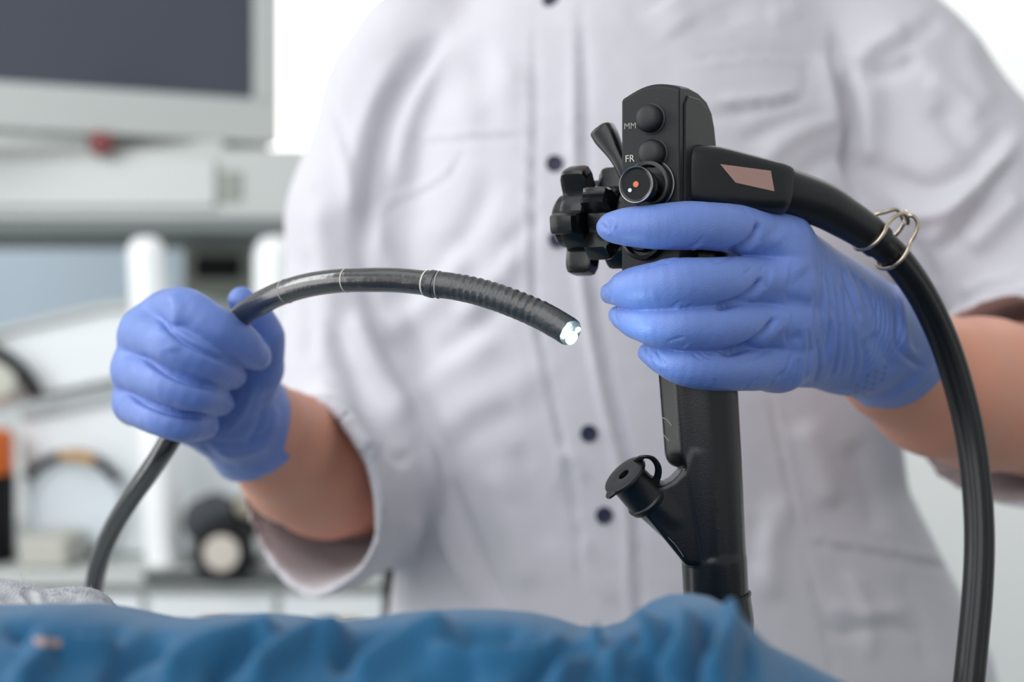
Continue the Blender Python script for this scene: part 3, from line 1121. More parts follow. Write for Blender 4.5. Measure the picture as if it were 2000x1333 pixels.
# hollow
f.chain([(P(1722, 680, .692), 98 * PXU * .692), (P(1765, 697, .711), 112 * PXU * .71), (P(1830, 725, .74), 114 * PXU * .74)], k=0.001, mode='sub')
V, F = f.mesh(2)
N = normals(V, F)
A_CR = [
    ([(1481, 432), (1478, 455), (1463, 474), (1442, 487), (1415, 495)], 6.0, -.0030),
    ([(1486, 470), (1474, 482), (1456, 494)], 5, .0005),
    ([(1490, 540), (1477, 562), (1458, 579), (1430, 593), (1395, 602)], 6.0, -.0030),
    ([(1496, 560), (1484, 576), (1466, 590)], 5, .0005),
    ([(1518, 616), (1498, 647), (1470, 670), (1440, 685), (1405, 690)], 6.0, -.0030),
    ([(1530, 632), (1506, 662), (1482, 682)], 5, .0005),
    ([(1470, 520), (1462, 530), (1450, 536)], 3, -.0004), ([(1492, 520), (1484, 530)], 3, -.0004),
    # finger tip puckers
    ([(1188, 425), (1196, 440), (1192, 458)], 4, -.0007), ([(1205, 432), (1199, 444), (1186, 462)], 3.5, .0006), ([(1172, 436), (1184, 450)], 4, -.0006),
    ([(1196, 540), (1186, 560), (1196, 592)], 3.5, -.0008), ([(1180, 552), (1176, 568)], 4, .0006),
    ([(1210, 600), (1200, 612), (1205, 632)], 3.5, -.0007), ([(1264, 676), (1262, 690), (1272, 706)], 3.5, -.0008),
    ([(1280, 682), (1290, 700), (1300, 716)], 3.5, -.0006), ([(1270, 700), (1284, 712), (1292, 726)], 3, .0005),
    # flexion wrinkles above and below the knuckles
    ([(1262, 524), (1285, 515), (1310, 514)], 2.6, -.0006), ([(1270, 520), (1300, 508), (1330, 506)], 2.4, .0005), ([(1390, 514), (1412, 510), (1436, 500)], 3, -.0005),
    ([(1340, 486), (1362, 474), (1374, 460)], 3, -.0004), ([(1350, 490), (1374, 476)], 3, .0004),
    ([(1312, 602), (1320, 594), (1330, 588)], 2.4, -.0005), ([(1322, 605), (1330, 597)], 2.4, .0005), ([(1338, 602), (1352, 594)], 2.4, -.0004),
    ([(1302, 668), (1322, 662), (1340, 658)], 2.6, -.0004), ([(1336, 682), (1348, 672)], 2.4, .0005), ([(1430, 688), (1437, 676)], 2.4, .0005),
    ([(1350, 690), (1366, 700), (1378, 702)], 2.6, -.0005), ([(1362, 687), (1380, 698), (1394, 700)], 2.6, -.0005), ([(1376, 687), (1392, 694)], 2.4, -.0005), ([(1390, 686), (1404, 692)], 2.4, .0004),
    ([(1440, 706), (1470, 700), (1500, 684)], 6, -.0005), ([(1380, 762), (1392, 752), (1398, 740)], 3, -.0004), ([(1448, 765), (1462, 752), (1482, 738)], 3, -.0004), ([(1500, 758), (1512, 742), (1532, 726)], 3, -.0004),
    # long wrist folds
    ([(1596, 512), (1606, 560), (1604, 620)], 4.5, -.0009), ([(1612, 525), (1624, 580), (1622, 650), (1610, 712)], 4.5, -.0011),
    ([(1604, 540), (1614, 600), (1610, 660)], 4.5, .0007), ([(1630, 545), (1640, 600), (1640, 660), (1630, 720), (1612, 752)], 4.5, -.0011),
    ([(1648, 552), (1656, 610), (1654, 680), (1640, 740)], 4.5, -.0010), ([(1622, 600), (1632, 660), (1622, 720)], 4.5, .0007),
    ([(1640, 520), (1662, 570), (1684, 630)], 5, -.0011), ([(1660, 525), (1684, 575), (1700, 620)], 5, -.0010), ([(1650, 530), (1672, 580), (1688, 640)], 4.5, .0007),
    ([(1676, 540), (1704, 590), (1716, 625)], 5, -.0009), ([(1590, 560), (1594, 620), (1590, 680)], 4.5, -.0006), ([(1580, 640), (1582, 700), (1570, 750)], 4.5, -.0007),
    ([(1596, 660), (1600, 716), (1586, 756)], 4.5, -.0007), ([(1666, 640), (1672, 700), (1660, 750)], 5, -.0009), ([(1684, 660), (1690, 710), (1680, 750)], 6, -.0008),
    ([(1562, 700), (1556, 735), (1540, 756)], 4, -.0005), ([(1546, 690), (1538, 720), (1522, 744)], 4, -.0005),
    # knuckles and tendons
    ([(1505, 455), (1540, 500), (1570, 540)], 26, .0014), ([(1500, 540), (1540, 545)], 24, .0010), ([(1508, 620), (1545, 625)], 22, .0008),
    ([(1530, 590), (1560, 590), (1590, 600)], 14, -.0010), ([(1530, 665), (1570, 660)], 14, -.0010),
    # cuff fold and bead
    ([(1742, 560), (1752, 620), (1758, 680), (1790, 712), (1812, 716)], 6, -.0011), ([(1752, 556), (1764, 620), (1772, 676), (1800, 704)], 8, .0011),
    ([(1600, 770), (1650, 786), (1700, 790), (1752, 772), (1800, 738), (1832, 708)], 5, .0010), ([(1606, 756), (1652, 770), (1700, 774), (1750, 756), (1796, 724)], 5, -.0006),
    ([(1700, 650), (1730, 690), (1748, 730)], 16, -.0012),
]
dsp = folds(V, N, A_CR, facing=-0.1)
# strain wrinkles across the wrist
ax_t = (V - np.array(P(1560, 620, .63))) @ np.array((P(1720, 672, .685) - P(1560, 620, .63)).normalized())
wv = sstep(0.016, 0.030, ax_t) * (1 - sstep(0.046, 0.056, ax_t))
dsp += wv * 0.00030 * np.sin(ax_t * 1900 + 5 * vnoise(V, 45, 3.1)) * (0.5 + 0.5 * vnoise(V, 60, 9.0))
dsp += 0.00025 * vnoise(V, 90, 1.7) + 0.00010 * vnoise(V, 300, 4.4)
V2 = V + N * dsp[:, None]
glove_a = mesh_obj('glove', V2, F, M_GLOVE, person, label='blue glove around the endoscope grip')
px_, py_ = proj(V2)
mk = np.zeros(len(V))
for r_ in range(4):
    for c_ in range(5):
        cx, cy = 1652 + c_ * 17 + r_ * 3, 786 - c_ * 8 - r_ * 12
        if (r_, c_) in ((3, 0), (2, 0), (3, 1), (0, 4)):
            continue
        mk = np.maximum(mk, 1 - sstep(3.5, 6.0, np.hypot(px_ - cx, (py_ - cy) * 1.1)))
mk *= (V2[:, 1] < 0.70) * 0.55
at = glove_a.data.attributes.new('print', 'FLOAT', 'POINT')
at.data.foreach_set('value', mk.astype(np.float32))

# glove on the tube hand
lo, hi = bounds(FINGERS_B, PALM_B, [THUMB_B], [WRIST_B])
hi = np.maximum(hi, np.array(P(700, 740, .84)))
lo[2] = min(lo[2], P(450, 1060, .82).z)
f = hand_field(FINGERS_B, PALM_B, THUMB_B, WRIST_B, lo, hi, 0.0009, kp=0.0055)
f.chain([(P(450, 780, .728), 86 * PXU * .73), (P(470, 810, .742), 92 * PXU * .745), (P(500, 856, .765), 97 * PXU * .77), (P(545, 925, .80), 101 * PXU * .80)], k=0.008)
cut_plane(f, P(508, 862, .768), Vector((0.42, 0.62, -0.66)), 0.0015)
f.chain([(P(490, 830, .755), 70 * PXU * .75), (P(500, 850, .763), 86 * PXU * .765), (P(545, 925, .80), 95 * PXU * .80)], k=0.001, mode='sub')
V, F = f.mesh(3)
N = normals(V, F)
B_CR = [
    ([(306, 612), (330, 642), (362, 668), (410, 692), (462, 712)], 6, -.0026),
    ([(276, 690), (300, 712), (336, 734), (380, 750), (432, 760)], 6, -.0026),
    ([(252, 766), (280, 786), (320, 802), (362, 811), (405, 812)], 6, -.0024),
    ([(330, 575), (344, 600), (346, 640)], 14, .0014), ([(300, 650), (330, 662), (338, 690)], 14, .0010),
    ([(470, 740), (450, 790), (420, 840), (390, 862)], 8, -.0012), ([(500, 740), (476, 800), (440, 850)], 8, .0012), ([(520, 760), (510, 820), (480, 880)], 7, -.0012), ([(540, 790), (530, 840), (505, 890)], 8, .0010),
    ([(400, 858), (440, 868), (490, 862), (530, 840)], 7, -.0009), ([(420, 885), (460, 892), (510, 880)], 6, .0008), ([(390, 862), (430, 900), (470, 915)], 6, -.0008),
    ([(420, 588), (440, 594), (462, 606)], 5, -.0006), ([(455, 742), (462, 770), (455, 800)], 6, .0008),
]
dsp = folds(V, N, B_CR, facing=-0.1)
dsp += 0.0004 * vnoise(V, 90, 2.7) + 0.0002 * vnoise(V, 220, 5.4)
mesh_obj('glove', V + N * dsp[:, None], F, M_GLOVE, person, label='blue glove closed around the insertion tube')

# ---- body
BX, BY = 0.095, 0.985
bf = Field((-0.24, 0.52, -0.005), (0.48, 1.16, 1.70), 0.0048)


def column(st, cap_lo, cap_hi, e=2.3):
    """st rows: z, cx, cy, a, b"""
    st = np.array(st, float)
    zz = st[:, 0]

    def fn(x, y, z):
        zf = z.ravel()
        cx = np.interp(zf, zz, st[:, 1]).reshape(z.shape)
        cy = np.interp(zf, zz, st[:, 2]).reshape(z.shape)
        a = np.interp(zf, zz, st[:, 3]).reshape(z.shape)
        b = np.interp(zf, zz, st[:, 4]).reshape(z.shape)
        d = ((np.abs((x - cx) / a) ** e + np.abs((y - cy) / b) ** e) ** (1 / e) - 1) * np.minimum(a, b)
        return np.maximum(np.maximum(d, cap_lo - z), z - cap_hi).astype(np.float32)
    lo = (min(st[:, 1] - st[:, 3]), min(st[:, 2] - st[:, 4]), cap_lo)
    hi = (max(st[:, 1] + st[:, 3]), max(st[:, 2] + st[:, 4]), cap_hi)
    return fn, lo, hi


fn, lo, hi = column([(.82, BX, BY, .155, .10), (.92, BX, BY, .155, .10), (1.05, BX, BY, .125, .09), (1.2, BX, BY, .130, .090), (1.3, BX, BY, .125, .085), (1.36, BX, BY, .10, .07), (1.42, BX, BY, .052, .052), (1.46, BX, BY, .05, .05)], .82, 1.46)
bf.apply(fn, lo, hi, 0.02)
bf.chain([(Vector((BX, BY + .005, 1.40)), .052), (Vector((BX, BY - .005, 1.50)), .050)], k=0.02)
bf.ball((BX, BY - .015, 1.575), (.074, .092, .108), k=0.02)
bf.ball((BX, BY - .045, 1.525), (.052, .058, .055), k=0.02)
bf.cone((BX, BY - .100, 1.585), (BX, BY - .118, 1.552), .007, .011, k=0.012)
for sx in (-1, 1):
    bf.ball((BX + sx * .030, BY - .108, 1.588), (.014, .010, .010), k=0.004, mode='sub')
    bf.ball((BX + sx * .030, BY - .094, 1.588), .0125, k=0.002)
    bf.ball((BX + sx * .075, BY - .010, 1.570), (.010, .020, .030), k=0.006)
    bf.chain([(Vector((BX + sx * .085, BY, .86)), .088), (Vector((BX + sx * .085, BY, .48)), .058), (Vector((BX + sx * .085, BY + .01, .09)), .040)], k=0.02)
    bf.chain([(Vector((BX + sx * .085, BY + .02, .045)), .036), (Vector((BX + sx * .092, BY - .12, .030)), .026)], k=0.02)
bf.ball((BX, BY - .104, 1.522), (.026, .012, .010), k=0.006)
ARM_A = [(P(1770, 170, .99), .034), (P(1960, 480, .955), .038), (P(2105, 772, .915), .043), (P(2020, 782, .845), .0445), (P(1915, 770, .775), .0415), (P(1830, 755, .742), .0365), (P(1745, 722, .712), .0262), (P(1680, 672, .676), .0215)]
ARM_B = [(P(782, 180, .985), .042), (P(720, 500, .975), .040), (P(700, 930, .945), .040), (P(640, 925, .880), .0400), (P(590, 900, .820), .0370), (P(548, 868, .785), .0300), (P(505, 830, .752), .0240), (P(455, 785, .728), .0195)]
bf.chain(ARM_A, k=0.02, kk=0.006)
bf.chain(ARM_B, k=0.02, kk=0.006)
for hnd in ((FINGERS_A, PALM_A, THUMB_A), (FINGERS_B, PALM_B, THUMB_B)):
    for ch in hnd[0]:
        bf.chain([(p, max(0.0045, r - 0.0038)) for p, r in ch[:-2]], k=0.001)
    for ch in hnd[1]:
        bf.chain([(p, r - 0.003) for p, r in ch], k=0.006)
    bf.chain([(p, r - 0.0028) for p, r in hnd[2]], k=0.003)
V, F = bf.mesh(3)
body = mesh_obj('body', V, F, M_SKIN, person)
hf = Field((BX - .12, BY - .15, 1.45), (BX + .12, BY + .15, 1.74), 0.006)
hf.ball((BX, BY + .008, 1.595), (.088, .100, .112))
hf.ball((BX, BY - .085, 1.545), (.066, .070, .085), k=0.01, mode='sub')
hf.ball((BX, BY + .095, 1.60), (.035, .035, .035), k=0.02)
V, F = hf.mesh(3)
mesh_obj('hair', V, F, M_HAIR, person)
# trousers and shoes (hidden behind the bed, seen from a step aside)
tf = Field((-.12, .80, .05), (.32, 1.16, .93), 0.008)
for sx in (-1, 1):
    tf.chain([(Vector((BX + sx * .085, BY, .86)), .098), (Vector((BX + sx * .09, BY, .48)), .075), (Vector((BX + sx * .09, BY + .01, .10)), .066)], k=0.02)
cut_plane(tf, (0, 0, .075), (0, 0, -1))
V, F = tf.mesh(2)
mesh_obj('trousers', V, F, M_PANTS, person)
for sx in (-1, 1):
    sf = Field((BX + sx * .09 - .07, BY - .20, -.005), (BX + sx * .09 + .07, BY + .10, .12), 0.005)
    sf.chain([(Vector((BX + sx * .086, BY + .03, .048)), .045), (Vector((BX + sx * .094, BY - .13, .036)), .036)])
    cut_plane(sf, (0, 0, 0.0), (0, 0, -1))
    V, F = sf.mesh(2)
    mesh_obj('shoe', V, F, M_SHOE, person)

# ---- coat
cf = Field((-0.22, 0.72, 0.66), (0.46, 1.18, 1.47), 0.0034)
fn, lo, hi = column([(.60, .118, .99, .225, .165), (.80, .128, .985, .228, .150), (.94, .118, .980, .206, .132), (1.05, .097, .978, .172, .116), (1.14, .090, .978, .166, .114), (1.22, .082, .980, .165, .116),
                     (1.29, .085, .985, .160, .108), (1.35, .090, .99, .150, .094), (1.385, .095, .992, .125, .080), (1.42, .095, .992, .082, .072), (1.46, .095, .992, .066, .064)], .66, 1.45, e=2.25)
cf.apply(fn, lo, hi, 0.0)
SL_A = [(P(1680, 80, .985), .056), (P(1740, 190, .965), .064), (P(1880, 380, .945), .067), (P(2040, 560, .925), .066), (P(2100, 740, .905), .068)]
SL_A2 = [(P(2100, 760, .915), .068), (P(1985, 782, .835), .064)]
SL_B = [(P(830, 120, .990), .052), (P(785, 200, .985), .052), (P(716, 430, .975), .0535), (P(700, 700, .965), .0520), (P(706, 900, .945), .0540)]
SL_B2 = [(P(706, 935, .935), .056), (P(640, 960, .870), .056), (P(560, 975, .790), .058)]
cf.chain(SL_A, k=0.022, kk=0.01)
cf.chain(SL_A2, k=0.02)
cf.chain(SL_B, k=0.016, kk=0.01)
cf.chain(SL_B2, k=0.016)
# sagging hem of the tube-side sleeve
cf.chain([(P(690, 1010, .92), .034), (P(600, 1078, .85), .025)], k=0.022)
# sleeve ends
rimA = np.array(P(1975, 785, .828))
nA = np.array(Vector((-0.80, -0.60, -0.05)).normalized())
rimB = np.array(P(580, 960, .832))
nB = np.array(Vector((-0.72, -0.66, -0.20)).normalized())


def local_cut(fd, pt, n, lo, hi, k=0.003):
    r = fd.sub(lo, hi)
    sl, gg = r
    pl = ((gg[0] - pt[0]) * n[0] + (gg[1] - pt[1]) * n[1] + (gg[2] - pt[2]) * n[2]).astype(np.float32)
    fd.D[sl] = -smin(-fd.D[sl], -pl, k)


local_cut(cf, rimA, nA, P(1500, 1150, .70) , P(2300, 400, .845))
local_cut(cf, rimB, nB, np.array([-0.22, .70, .95]), np.array([-0.045, .90, 1.20]))
cf.chain([(P(2085, 775, .905), .052), (P(1990, 784, .84), .059), (P(1900, 790, .78), .062)], k=0.002, mode='sub')
cf.chain([(P(700, 935, .935), .046), (P(640, 962, .875), .0510), (P(590, 968, .83), .0535), (P(520, 980, .77), .056)], k=0.002, mode='sub')
cf.chain([(P(680, 1010, .915), .026), (P(594, 1084, .845), .0215), (P(574, 1100, .82), .022)], k=0.01, mode='sub')
# neck opening and open hem
cf.cone((BX, .985, 1.43), (BX, .975, 1.48), .052, .060, k=0.004, mode='sub')
cf.cone((.118, .99, .60), (.118, .99, .75), .19, .14, k=0.004, mode='sub', sq=((0, 1, 0), 1.45))
V, F = cf.mesh(2)
N = normals(V, F)
exec_folds = True
C_CR = [
    # tube-side sleeve: deep armhole fold and drags
    ([(880, 60), (820, 120), (765, 200), (735, 300), (722, 400), (700, 520)], 22, -.009),
    ([(800, 110), (745, 190), (705, 300), (690, 420)], 26, .004),
    ([(900, 90), (830, 180), (790, 280), (775, 380)], 30, .006),
    ([(700, 480), (715, 560), (740, 640), (790, 720)], 16, -.005),
    ([(665, 260), (680, 340), (700, 420)], 14, .003), ([(642, 100), (650, 190), (672, 260), (690, 330)], 8, -.002),
    ([(620, 380), (630, 520), (650, 640)], 26, .004), ([(590, 480), (600, 620), (600, 720)], 20, -.003),
    ([(640, 620), (680, 720), (740, 820), (795, 880)], 20, -.007), ([(690, 600), (740, 720), (800, 830)], 20, .006), ([(610, 740), (660, 790), (700, 850), (740, 900)], 22, .004),
    ([(690, 880), (720, 960), (700, 1040)], 26, .003), ([(750, 860), (800, 905)], 14, -.006),
    # chest drags on the tube side
    ([(740, 660), (800, 620), (860, 560), (920, 480)], 30, .005), ([(780, 600), (860, 520), (930, 420), (960, 330)], 26, -.004),
    ([(900, 640), (960, 560), (1020, 480)], 28, .004), ([(850, 700), (930, 640), (1010, 560)], 22, -.003), ([(800, 790), (880, 720), (990, 650)], 30, .0025),
    ([(880, 250), (960, 200), (1020, 120)], 40, .003), ([(930, 60), (950, 160), (960, 260)], 30, -.003),
    ([(790, 560), (740, 470), (735, 380)], 18, .003), ([(1060, 420), (1000, 470), (960, 540)], 18, -.002),
    ([(850, 860), (910, 800), (1000, 760), (1080, 700)], 34, .002), ([(840, 930), (920, 850), (1020, 800)], 26, -.0015),
    ([(830, 860), (845, 960), (880, 1080), (930, 1180)], 16, .0045), ([(860, 900), (900, 1000), (950, 1120), (990, 1200)], 16, -.003), ([(800, 1000), (810, 1100), (800, 1200)], 18, .003),
    ([(960, 900), (990, 1020), (1040, 1160)], 30, .003), ([(1010, 860), (1040, 960), (1080, 1080)], 24, -.002),
    ([(1090, 880), (1120, 900), (1140, 940)], 14, .002), ([(1130, 900), (1110, 960), (1130, 1010)], 14, -.0015), ([(1140, 1040), (1150, 1110), (1200, 1180)], 14, .002),
    # pocket on the tube side
    ([(770, 268), (820, 272), (880, 268), (960, 262), (1035, 258)], 4, .0014), ([(768, 276), (880, 277), (1035, 266)], 4, -.0012),
    ([(735, 440), (770, 400), (830, 375), (875, 348), (905, 300), (915, 275)], 5, -.0016), ([(730, 432), (765, 392), (826, 366), (868, 342), (898, 298)], 5, .0012),
    # placket stitched edge and its free edge over the under-layer
    ([(1042, 0), (1045, 200), (1042, 420), (1046, 600), (1070, 740), (1092, 840), (1112, 940), (1128, 1060), (1134, 1200)], 5, -.0020),
    ([(1030, 0), (1032, 200), (1030, 420), (1034, 600), (1058, 740), (1080, 840), (1100, 940), (1116, 1060), (1122, 1200)], 5, .0010),
    ([(1136, 0), (1138, 160), (1140, 300), (1146, 440), (1160, 590), (1176, 680), (1196, 780), (1216, 860), (1232, 930), (1242, 1020), (1250, 1200), (1254, 1290)], 8, -.0050),
    ([(1120, 0), (1122, 160), (1122, 300), (1128, 440), (1142, 590), (1158, 680), (1178, 780), (1198, 860), (1214, 930), (1224, 1020), (1232, 1200), (1236, 1290)], 9, .0028),
    # panel beside the grip
    ([(1500, 760), (1520, 860), (1540, 950), (1562, 1060)], 4, -.0016), ([(1510, 758), (1530, 860), (1550, 950), (1570, 1050)], 5, .0010),
    ([(1562, 1062), (1650, 1072), (1760, 1090), (1872, 1112)], 5, -.0016), ([(1562, 1052), (1650, 1061), (1760, 1080), (1870, 1102)], 5, .0014),
    ([(1566, 1070), (1592, 1160), (1618, 1260), (1636, 1330)], 5, -.0012), ([(1600, 1200), (1640, 1240), (1720, 1220), (1820, 1240)], 10, -.0025), ([(1610, 1180), (1680, 1200), (1780, 1190)], 16, .003),
    ([(1660, 1110), (1690, 1200), (1700, 1300)], 18, .0025), ([(1760, 1120), (1800, 1220), (1820, 1320)], 18, -.002),
    ([(1560, 820), (1600, 900), (1620, 1000)], 30, .004), ([(1660, 860), (1700, 960), (1720, 1040)], 26, -.003), ([(1540, 960), (1500, 1060), (1500, 1180)], 30, .003), ([(1480, 1000), (1470, 1120)], 20, -.002),
    # chest pocket with flap on the grip side
    ([(1340, 122), (1420, 110), (1500, 104), (1575, 112), (1580, 118)], 4, -.0016), ([(1340, 132), (1420, 120), (1500, 114), (1575, 122)], 6, .0014), ([(1340, 80), (1440, 70), (1560, 80)], 4, .0008),
    ([(1400, 215), (1460, 212), (1520, 204), (1572, 190)], 7, -.0045), ([(1400, 198), (1460, 197), (1520, 190), (1566, 178)], 9, .0025), ([(1572, 122), (1576, 160), (1570, 196)], 5, -.0014),
    ([(1300, 236), (1400, 228), (1480, 224)], 10, -.002),
    ([(1420, 0), (1430, 50)], 30, -.002), ([(1340, 60), (1300, 0)], 40, .003), ([(1500, 40), (1560, 20)], 20, .002),
    # armhole of the grip side: dark, deep vertical fold
    ([(1636, 40), (1634, 120), (1650, 190), (1662, 250), (1658, 310), (1668, 370)], 12, -.0085), ([(1636, 130), (1660, 215), (1660, 300), (1672, 366), (1700, 410)], 9, -.006),
    ([(1600, 100), (1620, 180), (1622, 260)], 18, .004), ([(1690, 130), (1700, 230), (1700, 330)], 26, .006),
    ([(1480, 330), (1540, 270), (1620, 230)], 20, .0035), ([(1440, 280), (1540, 240), (1630, 222)], 12, -.003), ([(1550, 360), (1600, 320), (1650, 300)], 20, -.003),
    ([(1660, 130), (1720, 90), (1780, 60)], 20, .005), ([(1680, 160), (1760, 130), (1800, 110)], 18, -.005), ([(1700, 120), (1770, 80), (1840, 30)], 16, -.004),
    # sleeve of the grip side
    ([(1740, 380), (1800, 420), (1880, 390), (1950, 320), (1990, 260)], 16, .0075), ([(1720, 330), (1800, 370), (1880, 340), (1940, 280), (1972, 230)], 22, -.006),
    ([(1840, 500), (1880, 440), (1930, 370), (1980, 310)], 12, -.006), ([(1810, 480), (1860, 420), (1910, 360)], 18, .004), ([(1890, 490), (1950, 430), (2000, 380)], 22, .006),
    ([(1830, 200), (1870, 260), (1920, 320)], 26, -.004), ([(1800, 160), (1860, 180), (1920, 240)], 22, .004), ([(1880, 60), (1900, 140), (1940, 220)], 22, .003),
    ([(1858, 596), (1920, 566), (2000, 552)], 6, -.003), ([(1870, 580), (1930, 550), (2000, 536)], 9, .003), ([(1900, 610), (1950, 592), (2000, 585)], 5, -.0022),
    ([(1760, 460), (1800, 500), (1830, 560)], 14, -.003),
]
dsp = 1.15 * folds(V, N, C_CR, facing=-0.15)
SQ = V * np.array([1.0, 1.0, 0.45]) + 0.25 * V[:, [2, 0, 1]] * np.array([1.0, 0, 0])
dsp += 0.0018 * vnoise(SQ, 16, 11.3) + 0.0007 * vnoise(SQ, 48, 7.7) + 0.00025 * vnoise(V, 140, 2.2)
# thin sleeve hems stay thin: no relief inside the openings
V = V + N * dsp[:, None]
coat = mesh_obj('coat', V, F, M_COAT, person, label='white coat with short sleeves and button front')
cbv = bvh_of(coat)
for bx_, by_ in ((1075, 0), (1083, 320), (1088, 468), (1150, 847), (1180, 1007)):
    loc, nrm = hit(cbv, bx_, by_)
    nn = (nrm + Vector((0, -1.5, 0))).normalized()
    b = lathe('button', [(.0050, -.003), (.0053, .0006), (.0053, .0014), (.0047, .0020), (.0036, .0017), (.0034, .0013), (0, .0013)], loc, nn, M_BUTTON, coat, n=32)
# ------------------------------------------------------------------ bedding in front
drape_m = M_DRAPE


def ridge(px):
    return np.interp(px, [-200, 0, 60, 120, 180, 235, 300, 380, 460, 540, 620, 700, 760, 830, 900, 970, 1040, 1100, 1150, 1200, 1250, 1280, 1310, 1345, 1385, 1420, 1450, 1475, 1500, 1530, 1570, 1610, 1650, 1800, 2200],
                     [1190, 1188, 1186, 1192, 1205, 1216, 1220, 1212, 1208, 1214, 1226, 1222, 1212, 1204, 1199, 1200, 1207, 1222, 1240, 1242, 1228, 1205, 1184, 1172, 1170, 1176, 1192, 1218, 1246, 1270, 1290, 1308, 1330, 1400, 1440])


RD = 0.405
nu, nv = 420, 120
us = np.linspace(-300, 2300, nu)
Vd = []
for j in range(nv):
    v = j / (nv - 1)
    Vd.append(np.zeros((nu, 3)))
for j in range(nv):
    v = j / (nv - 1)
    # cross-section: 0 = far side down, 0.35 = crest, 1 = near side falling off the bed edge
    if v < 0.35:
        t = 1 - v / 0.35
        y = RD + 0.20 * t
        dz = -0.055 * t ** 1.6
    else:
        t = (v - 0.35) / 0.65
        y = RD - 0.135 * t ** 0.8
        dz = -0.075 * t ** 1.25
    x = (us - 1000) * PXU * RD
    zc = CAM_Z + (666.5 - ridge(us) - 13) * PXU * RD
    Vd[j][:, 0] = x
    Vd[j][:, 1] = y
    Vd[j][:, 2] = zc + dz
Vd = np.array(Vd).reshape(-1, 3)
Fd = np.array([(j * nu + i, (j + 1) * nu + i, (j + 1) * nu + i + 1, j * nu + i + 1) for j in range(nv - 1) for i in range(nu - 1)])[:, ::-1]
Nd = normals(Vd, Fd)
if Nd[:, 2].mean() < 0:
    Fd = Fd[:, ::-1]
    Nd = -Nd
D_CR = [
    ([(1290, 1190), (1270, 1240), (1220, 1290), (1160, 1345)], 20, .0055), ([(1262, 1215), (1250, 1260), (1200, 1300)], 12, -.005), ([(1310, 1200), (1300, 1270), (1250, 1345)], 13, -.0045),
    ([(1350, 1185), (1340, 1260), (1300, 1345)], 15, .004), ([(1400, 1190), (1420, 1250), (1380, 1345)], 18, .0055), ([(1385, 1200), (1380, 1270), (1340, 1345)], 12, -.004),
    ([(1445, 1240), (1460, 1290), (1440, 1345)], 16, -.002),
    ([(1180, 1250), (1120, 1290), (1060, 1345)], 18, .005), ([(1120, 1240), (1040, 1270), (940, 1280), (820, 1270)], 12, .0035), ([(1080, 1250), (980, 1262), (860, 1255)], 10, -.003),
    ([(1160, 1270), (1080, 1300), (1000, 1345)], 12, -.004), ([(900, 1215), (820, 1240), (740, 1290), (680, 1345)], 16, .004), ([(700, 1235), (600, 1255), (520, 1300), (470, 1345)], 16, .0045),
    ([(800, 1225), (720, 1245), (640, 1290)], 12, -.0035), ([(560, 1225), (470, 1250), (380, 1280), (300, 1345)], 16, .004), ([(520, 1250), (440, 1290), (400, 1345)], 12, -.0035),
    ([(250, 1225), (160, 1240), (60, 1225), (0, 1215)], 10, -.004), ([(240, 1240), (140, 1256), (40, 1245)], 12, .004), ([(340, 1230), (240, 1280), (200, 1345)], 14, -.0035), ([(100, 1270), (60, 1310), (20, 1345)], 16, .004),
    ([(940, 1300), (860, 1320), (800, 1345)], 14, -.003), ([(1020, 1225), (960, 1232), (900, 1230)], 10, -.002),
]
D_CR = [([(q[0], q[1] + 14) for q in a], b * 1.4, c * 1.15) for a, b, c in D_CR]
dd = 1.6 * folds(Vd, Nd, D_CR, facing=0.02) + 0.0008 * vnoise(Vd, 35, 3.3)
Vd = Vd + Nd * dd[:, None]
# sheet edge hangs down towards the floor side on the near edge
drape = mesh_obj('surgical_drape', Vd, Fd, M_DRAPE, None)
sol = drape.modifiers.new('thick', 'SOLIDIFY')
sol.thickness = 0.0012
sol.offset = -1
drape['label'] = 'rumpled blue cloth drape along the bottom, lying over the bed'
drape['category'] = 'drape'
db = bvh_of(drape)
tag_p = []
loc, nrm = hit(db, 92, 1256)
tagb = decal('stain', [(66, 1246), (120, 1251), (118, 1266), (70, 1261)], db, mat('tan_stain', 'a58d83', 0.8), drape, thick=0.0001, n=8)

# grey fleece cloth
sh_ = (0, 22)
ff = Field(P(-200, 1400, .62) - Vector((.0, .07, .0)), P(340, 1080, .62) + Vector((.0, .06, .01)), 0.0012)
ff.chain([(P(-120, 1204, .60), .016), (P(-10, 1204, .60), .0155), (P(45, 1204, .60), .0135)], k=0.004, dense=3)
ff.chain([(P(85, 1218, .595), .0130), (P(130, 1210, .60), .0130), (P(165, 1208, .60), .0125), (P(194, 1214, .60), .0092)], k=0.004, dense=3)
ff.chain([(P(-120, 1240, .60), .02), (P(30, 1262, .60), .018), (P(180, 1260, .60), .0100)], k=0.01)
V, F = ff.mesh(2)
N = normals(V, F)
dsp = folds(V, N, [([(46, 1150), (60, 1172), (68, 1200)], 8, -.0035), ([(80, 1160), (120, 1180), (160, 1170)], 9, -.0015), ([(0, 1165), (30, 1178), (50, 1200)], 8, -.0018), ([(150, 1200), (190, 1190), (225, 1196)], 8, .0018), ([(100, 1200), (140, 1210), (180, 1230)], 8, -.0014)])
dsp += 0.0006 * vnoise(V, 60, 8.1) + 0.00012 * vnoise(V, 420, 1.1)
V = V + N * dsp[:, None]
fleece = mesh_obj('fleece_cloth', V, F, M_FLEECE, None)
fleece['label'] = 'fuzzy light grey cloth bunched behind the blue drape under the tube'
fleece['category'] = 'cloth'
